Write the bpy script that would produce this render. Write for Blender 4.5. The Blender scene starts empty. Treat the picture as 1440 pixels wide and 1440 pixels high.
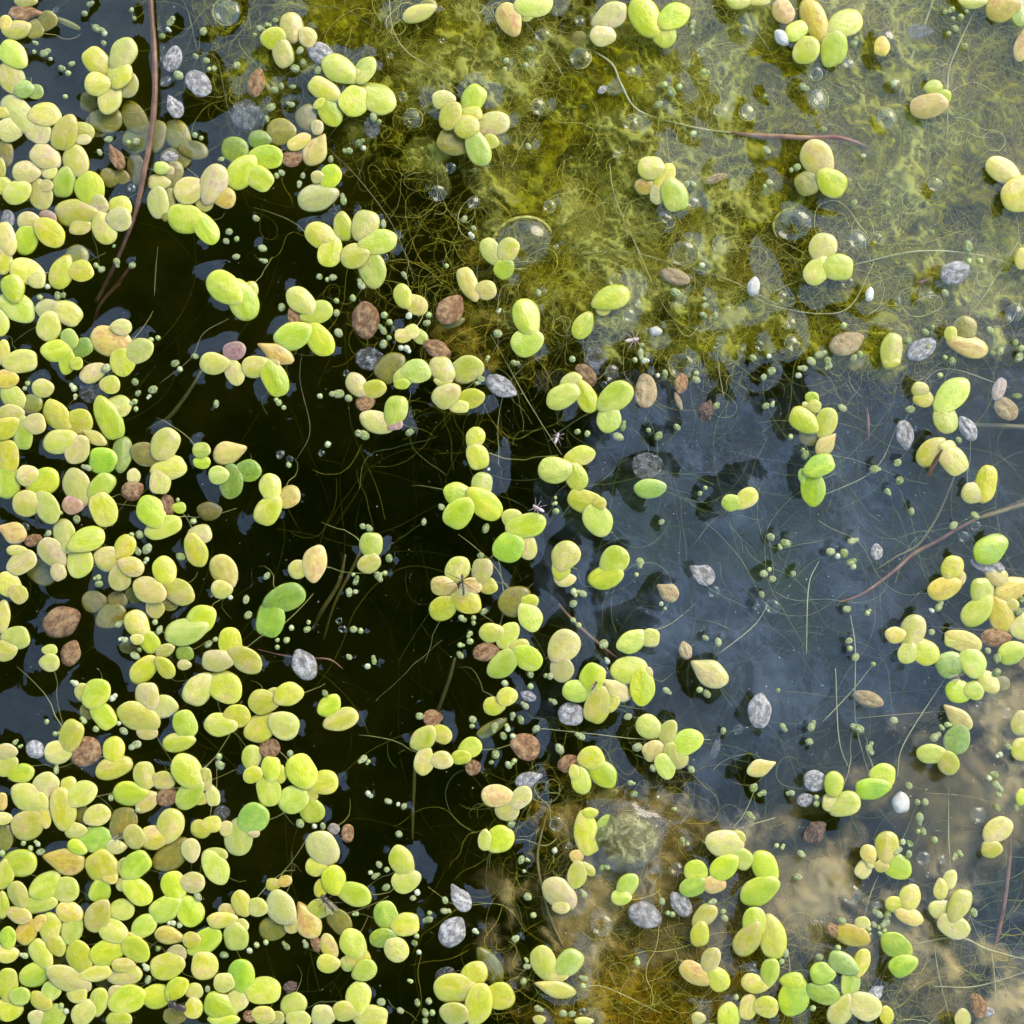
import bpy, bmesh, math, random
import numpy as np
from mathutils import Vector, Matrix, noise as mnoise
R = math.radians
rnd = random.Random(7)
nrs = np.random.RandomState(11)
scene = bpy.context.scene
col = scene.collection
scene.unit_settings.scale_length = 0.01          # one unit is one centimetre

# ------------------------------------------------------------------ camera, light
CAM_H = 22.0
PX = 120.0                                        # photograph pixels per centimetre on the water
cam_d = bpy.data.cameras.new('camera'); cam = bpy.data.objects.new('camera', cam_d); col.objects.link(cam)
cam.location = (0, 0, CAM_H); cam.rotation_euler = (0, 0, 0)
cam_d.sensor_width = 36; cam_d.angle = 2*math.atan(6.0/CAM_H); cam_d.clip_start = 0.5; cam_d.clip_end = 4000
scene.camera = cam
SUN_EL, SUN_AZ = 41.0, 50.0                       # azimuth counted from +x towards +y
world = bpy.data.worlds.new('World'); scene.world = world; world.use_nodes = True
wn = world.node_tree; bg = wn.nodes['Background']
sky = wn.nodes.new('ShaderNodeTexSky'); sky.sky_type = 'NISHITA'; sky.sun_disc = False
sky.sun_elevation = R(SUN_EL); sky.sun_rotation = R(90-SUN_AZ)
sky.air_density = 1.5; sky.dust_density = 1.3; sky.ozone_density = 1.0
wn.links.new(sky.outputs[0], bg.inputs[0]); bg.inputs[1].default_value = 0.15
sun_d = bpy.data.lights.new('sun', 'SUN'); sun = bpy.data.objects.new('sun', sun_d); col.objects.link(sun)
sun_d.energy = 0.95; sun_d.angle = R(34); sun_d.color = (1.0, 0.92, 0.78)
d = Vector((math.cos(R(SUN_EL))*math.cos(R(SUN_AZ)), math.cos(R(SUN_EL))*math.sin(R(SUN_AZ)), math.sin(R(SUN_EL))))
sun.rotation_euler = d.to_track_quat('Z', 'Y').to_euler()
sun.location = d*60
vs = scene.view_settings
vs.view_transform = 'Standard'; vs.look = 'None'; vs.exposure = 1.68; vs.gamma = 1; vs.use_curve_mapping = False
cy = scene.cycles
cy.max_bounces = 6; cy.transparent_max_bounces = 32; cy.diffuse_bounces = 2; cy.glossy_bounces = 2
cy.transmission_bounces = 2; cy.volume_bounces = 0; cy.caustics_reflective = False; cy.caustics_refractive = False
cy.use_adaptive_sampling = True; cy.adaptive_threshold = 0.08; cy.adaptive_min_samples = 16
cy.use_denoising = True; cy.sample_clamp_indirect = 4.0
scene.render.film_transparent = False

# ------------------------------------------------------------------ what stands where (photograph pixels)
# plants: one line each, fronds as x y length width angle colour
PLANTS = """
36 1 31 17 0 y
7 31 19 18 90 p;22 42 36 25 10 y;49 42 25 24 70 o;67 28 25 25 60 o
17 75 39 33 135 g;17 111 39 33 110 y
32 125 25 25 0 u;50 129 22 19 0 u
24 158 56 36 130 p;65 161 39 32 0 p;56 186 31 31 0 k;12 183 31 31 0 k
0 158 17 28 90 p
136 86 42 32 135 y;174 74 42 33 60 y;169 104 33 32 60 y;135 118 32 31 0 p;154 138 43 31 85 p;179 122 31 28 60 k
128 144 31 28 0 o
151 169 42 33 0 o;136 176 31 31 0 o
90 189 44 35 65 y;119 185 28 22 150 y;117 196 22 14 0 k
62 219 39 33 150 p;69 239 25 22 90 p
106 224 40 33 110 y;89 258 39 31 70 g
126 264 43 39 100 g;138 289 28 28 0 k
35 242 33 31 0 k;22 271 36 31 20 y;57 275 39 31 110 y;65 261 19 17 0 k
104 299 53 36 0 y;115 318 28 22 20 p
169 292 32 31 90 y;169 308 31 31 0 k;147 322 42 32 110 y
39 311 28 25 0 k;69 306 22 17 150 m;71 328 42 33 140 y;36 338 39 32 60 g
7 333 42 28 110 p;4 367 36 25 90 y
36 381 44 33 160 p;53 394 22 22 0 k
108 360 31 31 60 o;86 385 42 31 70 y;115 381 31 29 0 y
188 164 44 31 125 o;194 194 44 36 45 o
249 189 42 33 120 o;274 211 36 25 170 o;250 222 39 31 0 o;222 189 39 22 80 o
192 238 42 25 100 o
242 244 36 28 60 o;226 236 19 17 0 g;238 240 14 14 0 k;222 256 28 22 0 k
222 283 39 28 95 p;235 283 42 22 80 o
153 250 25 25 0 o;171 249 22 19 0 o
264 268 39 35 20 p;301 256 49 36 70 k;286 286 22 22 0 k;317 278 28 28 0 t
258 307 47 38 170 g;290 322 47 28 125 g
331 211 39 33 150 d
338 244 47 36 50 g;365 251 39 31 150 g
1 261 25 36 90 y
7 214 33 22 90 o;1 239 25 14 90 y
96 33 36 8 155 o
410 36 36 31 100 k;383 54 31 28 20 y;433 53 25 24 120 p;398 75 39 28 100 y
475 96 46 35 150 g;514 97 36 26 60 g;497 108 22 17 45 y
497 143 39 39 45 g;532 139 50 39 150 g
454 125 43 28 150 p;465 158 39 31 120 g;448 146 17 11 45 y
432 164 33 31 100 o;393 185 36 35 0 o;419 200 31 19 30 p;446 178 19 17 90 k
443 212 42 32 60 t
376 221 42 32 0 g;364 196 28 25 0 d
446 249 17 17 0 k;465 247 31 28 60 g;444 278 49 36 15 k
450 331 42 33 150 y;464 356 39 31 70 y
482 319 39 26 95 y
514 315 39 36 60 y;534 340 47 32 15 g;497 360 36 33 20 y;523 379 50 36 110 g
622 140 28 25 0 k;634 161 36 28 70 y;666 138 39 31 60 g;664 160 28 22 0 y;694 174 44 31 10 k;655 178 31 31 0 y;636 200 42 33 165 o;673 211 44 31 110 g;690 199 22 19 0 y;628 169 22 17 90 y
691 353 39 26 125 y;715 350 31 28 60 y;708 379 26 25 45 g
587 19 42 22 20 k;603 8 22 17 0 o
715 25 42 31 115 t;753 6 47 33 10 g;739 19 22 22 45 y
860 22 46 33 30 p;846 50 31 28 0 k
906 21 53 39 120 g;949 22 42 33 30 g;935 51 31 29 60 g;924 36 28 22 0 g
914 236 33 31 0 y;935 247 36 26 60 y;906 262 25 22 0 t;924 274 25 19 90 k;949 276 42 35 110 g
1037 1 31 22 0 y;1068 0 31 14 0 p
815 54 22 19 0 o
1101 15 31 28 120 t;1144 26 56 33 110 t;1119 44 31 25 30 g;1133 72 36 33 60 y
1190 32 47 36 30 y;1172 69 47 36 80 g
1148 221 47 42 125 p;1136 257 36 33 30 o;1171 258 39 36 140 g
1158 346 36 36 60 p;1148 382 39 31 60 y;1180 376 39 35 0 g
1314 124 22 22 0 g;1328 136 19 19 0 g;1304 149 46 32 10 t
1240 65 26 21 85 t
1368 3 36 17 0 y
1408 11 42 36 20 t;1434 22 28 22 90 u
1437 64 42 19 80 t
1409 239 47 31 150 p;1432 274 47 44 45 p
1437 364 28 19 90 y
18 403 35 31 100 g;26 433 47 36 150 g;1 455 33 22 100 y
64 434 28 25 20 k;96 441 39 31 150 p;68 461 36 32 80 y
97 475 25 22 120 g;78 493 38 29 10 g;115 489 31 25 30 d;94 510 31 22 90 g;108 511 17 17 0 y
4 494 31 19 90 y;31 508 42 31 10 y
154 480 53 39 160 t;172 460 25 22 0 p;196 493 39 31 30 y;172 510 36 33 100 y
8 533 28 25 0 t;17 557 36 28 140 y;44 568 31 26 0 o
14 583 31 28 0 y;6 603 36 28 30 y;32 611 42 26 95 g;50 596 28 28 0 p
79 583 42 32 130 y;112 593 36 33 0 y;83 621 44 32 5 y;108 634 36 31 60 p
154 591 56 33 115 g;168 571 32 29 0 y
133 615 36 17 150 p
143 648 36 36 0 G;172 636 44 26 85 d
233 623 42 36 60 y;206 639 44 31 165 o;240 658 43 31 10 p;225 679 31 28 90 k
60 546 29 25 0 p
156 541 25 24 0 y;129 525 33 25 30 k
8 641 44 36 90 y;10 678 44 36 90 g
38 669 28 28 0 p;62 678 44 35 30 g;36 708 35 35 0 y;67 715 42 31 120 g
108 683 47 36 110 k;101 710 26 25 0 m
144 682 39 28 40 g;146 718 44 35 110 y
188 669 19 18 90 k
212 718 42 36 120 g;232 741 47 28 20 g;253 714 17 15 0 g
314 403 50 39 140 g;343 425 50 39 110 g;353 408 25 19 90 y
299 511 36 29 0 p;329 523 39 24 115 k;331 493 28 24 0 m
282 633 22 21 0 g;285 650 21 18 0 g
306 668 25 24 0 g;325 679 42 32 90 d;350 662 33 29 0 d
321 637 42 31 20 t
294 719 33 25 0 o
422 422 42 31 140 y;447 439 42 29 20 g
410 473 46 36 20 g;450 479 47 33 125 g
390 497 47 24 155 t
357 516 33 29 20 y;387 534 47 33 115 g;382 511 22 19 0 y
566 415 31 24 110 y;586 429 32 25 150 p
658 397 44 25 115 p;684 408 28 25 0 k
566 472 21 19 0 k;580 466 19 19 0 p;590 473 25 18 150 g
547 519 42 36 45 o;587 522 36 32 0 g;568 530 31 26 45 g;566 540 19 14 0 g
501 540 33 26 130 k;526 547 33 24 15 y
557 576 39 31 70 g;528 593 44 29 165 p;557 597 19 14 20 m
621 518 36 31 120 y;658 519 42 35 25 y;622 536 22 14 0 y
626 557 36 32 30 k;661 561 39 26 15 y;647 572 25 17 0 y
669 614 26 25 60 y;672 643 35 29 110 y
380 684 35 29 100 y;376 719 40 33 50 y;407 698 31 28 30 t
641 694 32 31 0 g;678 680 31 28 80 g;644 723 42 36 45 g;683 710 50 35 140 g
636 454 33 14 15 o
740 444 47 36 110 g;739 482 40 36 20 g
862 418 47 32 20 g;849 433 22 19 45 y
820 458 39 26 60 g
790 558 44 31 25 g;804 536 28 22 30 y;825 560 42 26 115 y
867 557 49 35 35 g;856 590 35 32 80 g
779 661 43 35 5 g;817 641 38 26 15 y;811 672 36 28 110 g
822 705 47 31 160 y;842 733 42 36 130 g;844 708 17 17 0 y
1028 707 25 22 0 g;1051 700 31 25 45 p
914 687 42 26 5 u
1254 491 44 29 80 y;1252 508 22 17 0 y
1357 461 32 31 90 o;1364 487 49 29 165 t;1337 469 19 17 90 y
1293 548 21 21 0 y;1300 561 25 22 0 y
1340 554 53 36 45 g;1330 590 38 32 110 g
1129 590 39 31 140 g;1162 593 39 28 75 y;1139 614 28 25 0 o
1141 560 17 17 0 g;1146 571 17 17 0 y;1132 569 8 8 0 k
1161 626 33 22 50 t
1154 654 39 29 25 G;1143 687 47 32 95 G;1130 668 19 14 90 G
1308 637 42 31 45 y;1341 648 42 33 130 y;1334 628 22 17 0 k
1387 678 46 28 80 y;1368 693 31 28 0 k
1202 505 31 25 90 o
90 751 42 29 100 y;124 758 46 32 25 g;112 792 39 35 90 y
19 749 36 28 160 t
32 790 39 29 30 p;22 774 25 14 0 k
72 776 42 31 130 k;82 804 25 21 100 k
11 821 33 31 140 p;26 836 26 24 130 p
56 804 47 31 150 o
176 768 32 28 60 y;151 786 38 33 0 p;186 797 32 26 160 p;168 814 33 29 90 y
231 801 36 31 110 y;208 829 42 33 155 p;251 832 46 32 150 y;218 856 26 24 100 p;239 849 22 19 0 o
283 751 29 26 0 k;276 776 42 29 110 y
314 801 42 35 120 p;310 829 26 25 0 p
3 865 39 22 90 y;24 897 35 31 0 g;4 915 31 28 0 y
71 914 19 15 0 y;71 932 24 24 0 y
192 876 36 31 130 y;210 903 33 26 130 g;192 899 17 14 0 k
283 871 42 36 50 g;258 889 54 35 15 g
231 915 28 18 20 k
201 943 42 29 40 y;233 940 31 22 130 y
261 919 22 21 0 d;258 935 17 14 0 k
324 904 42 31 95 y;304 929 39 29 0 k;347 929 44 32 150 y
278 971 44 36 50 y;318 967 46 40 150 y
136 974 39 35 45 g;115 972 22 19 90 p;146 1007 40 29 130 g;124 1000 22 22 0 o
207 978 36 32 100 k;192 1007 53 36 160 p;229 994 39 31 10 p;208 1029 26 22 0 k
260 1017 36 31 110 g;249 1044 39 26 10 y
308 1019 40 31 0 y;335 1007 33 31 0 y
100 1033 42 32 70 y;81 1058 36 31 20 p
160 1053 33 29 90 y;158 1080 46 29 15 y
8 1057 25 22 0 k;7 1078 31 25 30 y;31 1087 33 25 0 g
131 846 31 28 0 o;158 865 39 31 30 o;167 843 25 22 0 o
189 837 25 22 0 o
181 910 25 17 0 o
443 790 44 32 80 t;418 801 25 25 30 p
522 765 32 31 90 g;518 793 29 25 30 y
403 840 53 35 20 d;380 872 47 38 80 G
368 987 36 33 0 y;407 976 36 31 20 y;387 976 19 17 0 p
365 1024 42 36 40 y;401 1021 39 36 150 y
462 994 31 28 45 g;482 1011 44 28 20 y
644 800 35 31 60 y;622 824 32 26 170 t;664 824 25 22 0 t
622 856 36 32 30 y;657 846 39 32 160 y
678 801 32 28 70 y;687 824 24 22 0 y
690 890 31 26 0 y;715 892 36 26 60 y
714 979 26 24 30 y;693 993 26 25 0 y
594 1040 36 29 45 y;621 1033 29 24 150 y
596 1072 35 26 80 p;622 1069 28 24 0 p
662 1051 31 26 30 g;647 1065 25 19 0 g
691 1024 44 17 30 o
719 729 26 25 0 y;742 739 50 32 10 g;714 771 39 39 45 G;742 771 31 25 90 k
796 780 38 36 60 y;789 800 31 25 90 y;793 815 26 19 0 k
865 787 39 35 45 g;850 812 44 31 20 g
722 847 42 38 40 o;746 869 36 31 120 g;746 846 22 19 0 y
706 935 44 31 45 g;743 926 39 32 150 g;733 910 24 22 0 y
794 907 44 39 50 k;790 942 33 31 100 k
833 953 40 33 70 g;811 972 39 29 0 g;840 994 46 35 75 y;861 987 25 19 60 y
882 942 44 35 10 g;903 967 47 33 90 g;911 947 17 14 90 k
868 971 39 26 145 p
887 903 38 29 30 g;915 897 25 25 0 y
999 947 49 35 150 p
912 1022 36 31 150 y;940 1028 31 22 70 y
967 1043 42 32 30 g;949 1060 36 31 120 y;936 1079 33 25 120 g
919 1056 31 28 30 t
1069 1080 36 22 20 p
1393 772 50 36 35 G
1340 797 31 29 60 y;1326 828 42 29 20 t;1351 812 17 14 90 k
1402 811 31 25 150 p
1423 828 47 32 25 t
1382 832 39 33 100 g;1373 861 46 32 45 g
1409 867 47 33 110 t;1423 851 19 17 0 k
1437 882 33 31 90 p
1284 886 44 32 70 y;1258 893 24 22 0 p;1276 919 28 25 60 y;1302 918 36 33 140 y
1357 903 47 28 160 t;1337 901 17 17 0 y
1400 897 39 24 0 b
1336 935 39 36 0 u;1369 933 39 33 120 g
1347 972 33 31 0 g;1371 971 25 25 0 g
1423 918 39 31 20 g
1389 958 31 25 130 p;1409 961 22 19 0 o
1348 1010 42 25 140 t
1346 1040 42 33 70 u
1308 1060 36 26 0 g;1334 1074 31 28 120 y
1436 1017 33 28 90 y
1437 1054 31 28 90 y
40 1122 50 36 150 y;64 1105 39 33 50 p
38 1161 43 39 40 y;62 1147 28 19 100 p
89 1140 53 33 100 p;115 1116 42 32 30 y;97 1105 25 22 90 p
138 1146 33 28 20 k;114 1143 22 19 90 o
135 1180 43 36 0 G;104 1168 28 22 0 y;107 1191 25 19 150 g
174 1155 39 36 60 o;189 1178 31 28 120 y;162 1191 25 19 0 p
93 1211 51 35 170 t
28 1214 47 36 15 g;6 1232 36 25 80 y
143 1218 44 42 130 y;156 1234 19 17 0 p;140 1255 31 28 70 g
192 1216 42 33 40 G;174 1218 22 17 90 k;194 1254 44 31 135 g;171 1244 17 17 0 k
203 1089 35 29 100 y;231 1098 28 25 0 k
181 1116 43 32 0 g;207 1126 31 26 45 k
262 1083 46 38 130 g;265 1119 42 31 45 g;288 1094 28 19 90 y;281 1123 22 17 0 y
299 1119 29 19 105 p
240 1159 42 36 75 y;214 1178 35 32 0 p
239 1204 51 36 40 o;268 1194 29 25 100 k
244 1244 36 33 110 g;272 1241 31 28 0 p
281 1166 26 25 0 y;299 1159 25 22 0 y
357 1150 42 38 45 G;335 1180 44 38 90 g;318 1166 19 18 90 k;358 1172 14 11 0 k
304 1202 31 19 0 y;304 1222 44 32 120 g
354 1064 32 26 90 g;354 1090 25 21 20 y;381 1080 32 26 90 g;378 1112 42 32 100 g;394 1090 22 17 90 y
379 1052 28 26 0 b
231 1279 43 33 30 g;268 1283 39 35 120 g
62 1247 42 33 40 g;93 1251 36 33 0 y
25 1257 36 25 110 y;53 1271 53 25 10 g
25 1286 39 22 165 p
136 1290 42 33 60 y;172 1279 33 28 10 g
96 1282 33 28 160 p;101 1307 39 28 80 g
71 1302 36 29 80 y;79 1329 31 24 130 y
36 1312 33 28 60 t;56 1297 22 17 60 t
157 1308 39 31 150 y;150 1340 47 35 25 g
203 1302 36 28 45 g;183 1323 25 22 0 y;192 1336 39 31 150 g
111 1344 42 33 110 y;136 1369 42 22 10 p
57 1340 39 28 120 y;49 1371 42 32 20 g
94 1376 56 31 155 k;110 1398 25 25 0 k
11 1318 28 22 90 G;8 1341 28 25 0 p
11 1383 42 28 90 y;11 1419 33 31 0 y;29 1401 26 24 0 g
72 1393 28 25 45 g;56 1407 31 22 150 y
139 1407 36 24 80 g;117 1425 36 29 40 y
75 1430 36 31 60 g;51 1432 22 22 0 k
181 1405 47 36 20 g;164 1397 25 22 0 p
178 1371 42 28 10 y;172 1357 28 19 0 p
219 1401 39 32 10 g;249 1389 33 26 45 g;274 1394 22 22 0 k;272 1419 26 25 90 y;244 1429 28 22 0 o
233 1359 43 35 15 y;250 1341 24 24 0 k
290 1323 46 31 35 g;268 1322 22 22 0 y;288 1359 36 36 110 y
238 1316 39 25 350 t
310 1294 36 22 5 y;332 1319 36 33 100 g;339 1302 21 19 0 p;318 1280 21 18 0 p
339 1269 33 25 110 p;362 1276 28 25 0 y
339 1371 42 36 90 G;314 1382 26 26 0 y;372 1393 44 36 0 g
308 1414 42 35 150 g;333 1407 33 29 50 p
314 1434 42 17 0 g
7 1179 33 22 90 o;3 1151 22 17 0 p;3 1126 22 14 90 t
4 1273 36 17 90 g
167 1434 36 22 0 g
86 1354 31 22 0 o
150 1382 31 17 0 o
423 1083 44 39 120 g;457 1100 36 32 20 y;411 1125 39 36 30 g;439 1141 33 32 120 g;436 1118 22 17 0 y
453 1191 46 39 120 p;443 1219 26 25 0 y
383 1244 18 17 0 y;401 1239 19 15 20 t
394 1275 44 38 125 k;384 1305 39 32 20 o;410 1302 22 19 90 k
433 1296 47 33 120 t
469 1236 36 32 100 g;500 1258 43 31 165 g;450 1251 22 17 90 y
448 1278 31 26 20 y;478 1297 36 29 130 o
462 1330 33 22 115 p;460 1355 28 25 0 y
496 1326 39 33 120 g;505 1347 31 28 0 y;514 1364 31 28 30 g;489 1355 21 21 0 g
564 1209 39 31 120 y;569 1239 36 31 20 y
543 1287 39 32 110 G;572 1300 35 31 10 y;537 1319 33 25 10 d;558 1336 33 31 130 y
697 1119 39 29 0 t;733 1121 33 25 40 k;715 1140 29 28 0 p
704 1179 36 35 40 g;682 1183 25 19 90 y
414 1412 33 31 30 g;421 1433 31 22 0 y
369 1428 29 25 0 y;389 1432 22 19 0 y
454 1429 32 31 0 k
484 1422 31 28 0 y;504 1402 42 33 80 y;523 1430 44 31 0 y
637 1390 53 39 0 y;666 1372 42 33 50 y
672 1415 53 36 80 y;705 1401 36 36 0 y;637 1426 36 31 0 y
689 1359 56 28 120 o
833 1066 32 31 0 y;849 1089 39 32 140 g;817 1098 36 26 100 g;807 1086 17 14 90 k
826 1175 53 35 100 y;853 1162 31 25 80 g;829 1143 19 14 0 y
853 1121 33 22 30 o
811 1232 33 25 80 y;826 1222 25 14 145 p
811 1204 19 17 0 t
785 1255 47 36 140 k;790 1276 21 17 0 p
883 1244 33 26 60 g;872 1262 24 21 0 g
1017 1186 47 35 0 k;1037 1178 22 19 0 p
1017 1221 39 31 40 g;1043 1208 33 28 150 g;1003 1244 28 24 0 t
980 1225 29 29 0 g;974 1247 36 26 20 G
992 1287 36 26 45 p;984 1315 31 25 80 y
1000 1348 31 24 70 p;976 1368 42 28 150 t;1011 1378 33 28 130 y
764 1352 44 32 110 y;800 1354 42 32 40 g;782 1371 33 19 0 y
783 1391 50 24 165 p
1025 1429 36 31 90 g
982 1432 19 17 0 y
758 1434 17 12 0 y
821 1436 25 11 0 y
1075 1218 44 33 110 g;1066 1254 50 36 30 g
1061 1296 39 31 90 g;1051 1323 47 33 60 y;1087 1321 53 35 100 y
1173 1101 31 26 80 g;1190 1130 39 32 30 y;1169 1129 25 25 0 y
1243 1090 32 31 0 g;1225 1109 44 29 10 G
1247 1189 39 31 80 y;1261 1218 43 32 150 g;1239 1218 17 17 0 p
1221 1200 24 21 110 t;1214 1223 25 21 60 k;1226 1215 11 11 0 p
1280 1261 33 29 80 y;1258 1272 26 22 0 y;1280 1289 35 22 160 t
1336 1236 25 18 75 p;1323 1252 25 19 90 p
1350 1271 42 29 60 y;1322 1279 31 26 0 p;1343 1304 42 31 150 k
1405 1166 39 32 30 p;1393 1194 26 24 0 y
1259 1329 42 32 145 G;1268 1358 35 29 20 G
1184 1354 39 28 150 u;1212 1352 36 21 75 y;1196 1383 39 26 85 g
1155 1369 31 29 0 G;1159 1397 42 29 165 u
1116 1379 29 22 0 g;1116 1404 47 40 70 G
1083 1366 36 25 80 g;1059 1383 33 25 165 y
1079 1416 31 29 0 y;1052 1418 31 24 80 p
1182 1423 42 31 60 p;1218 1416 42 36 150 p
1247 1428 25 19 100 y
1354 1432 25 22 90 y
1196 1315 44 29 165 t;1214 1298 19 17 0 p
1437 1121 22 17 90 g
"""
DEAD = """
243 83 36 25 70 w
279 117 42 31 315 w
246 151 31 22 120 w
239 221 22 17 0 w
346 161 42 42 0 f
11 308 25 19 90 w
360 117 39 24 75 b
164 222 36 19 120 b
33 18 44 22 0 b
451 75 42 28 150 w
411 222 31 25 20 b
523 178 31 22 90 f
1006 251 31 12 20 t
949 389 42 22 160 t
847 126 15 10 40 w
1100 53 25 18 135 c
1293 44 36 22 0 f
1343 383 42 31 20 w
126 551 31 31 0 f
186 690 31 28 20 b
235 711 31 22 100 b
414 447 25 19 120 b
514 450 50 39 270 b
519 504 39 33 0 f
633 436 44 36 50 b
614 491 44 25 150 b
704 543 44 28 330 w
514 566 28 22 30 b
910 655 42 39 0 f
908 550 47 31 90 t
824 528 36 25 130 b
837 503 33 33 0 f
954 564 25 8 110 t
1060 403 25 18 80 c
958 539 28 19 80 b
922 466 17 14 0 c
1273 611 39 25 280 w
1361 603 36 22 120 w
1296 491 42 28 30 w
1405 547 33 18 70 k
1223 414 19 12 80 c
1190 483 47 33 20 t
1415 575 36 28 140 t
86 875 53 42 30 b
99 919 36 28 70 b
119 1057 47 42 30 b
49 1054 26 26 0 w
47 760 25 17 20 b
428 935 44 33 120 w
683 917 36 26 10 b
608 1010 26 25 0 b
665 1079 22 22 0 b
989 808 35 28 150 w
940 833 31 25 150 t
1068 1000 47 32 90 w
964 915 25 18 110 t
1007 1051 33 11 75 f
803 1004 36 33 0 w
739 1050 42 36 150 b
743 979 22 14 160 w
800 1074 31 26 20 b
1390 796 47 25 160 w
1233 776 22 17 90 w
1221 983 42 22 160 t
235 1121 31 25 20 b
312 1143 22 22 0 f
444 1326 28 14 110 b
351 1429 19 17 0 b
626 1371 28 22 30 f
648 1264 39 25 125 w
636 1311 44 36 60 w
469 1166 17 17 0 k
489 1172 26 18 90 b
742 1097 36 22 20 w
907 1287 47 35 335 w
958 1272 39 25 130 w
1146 1098 31 31 0 w
1132 1125 22 19 20 w
1267 1129 28 25 90 c
1232 1396 22 17 45 w
1376 1415 36 21 110 b
1389 1423 17 14 0 w
1173 1309 25 17 130 b
"""
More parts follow.
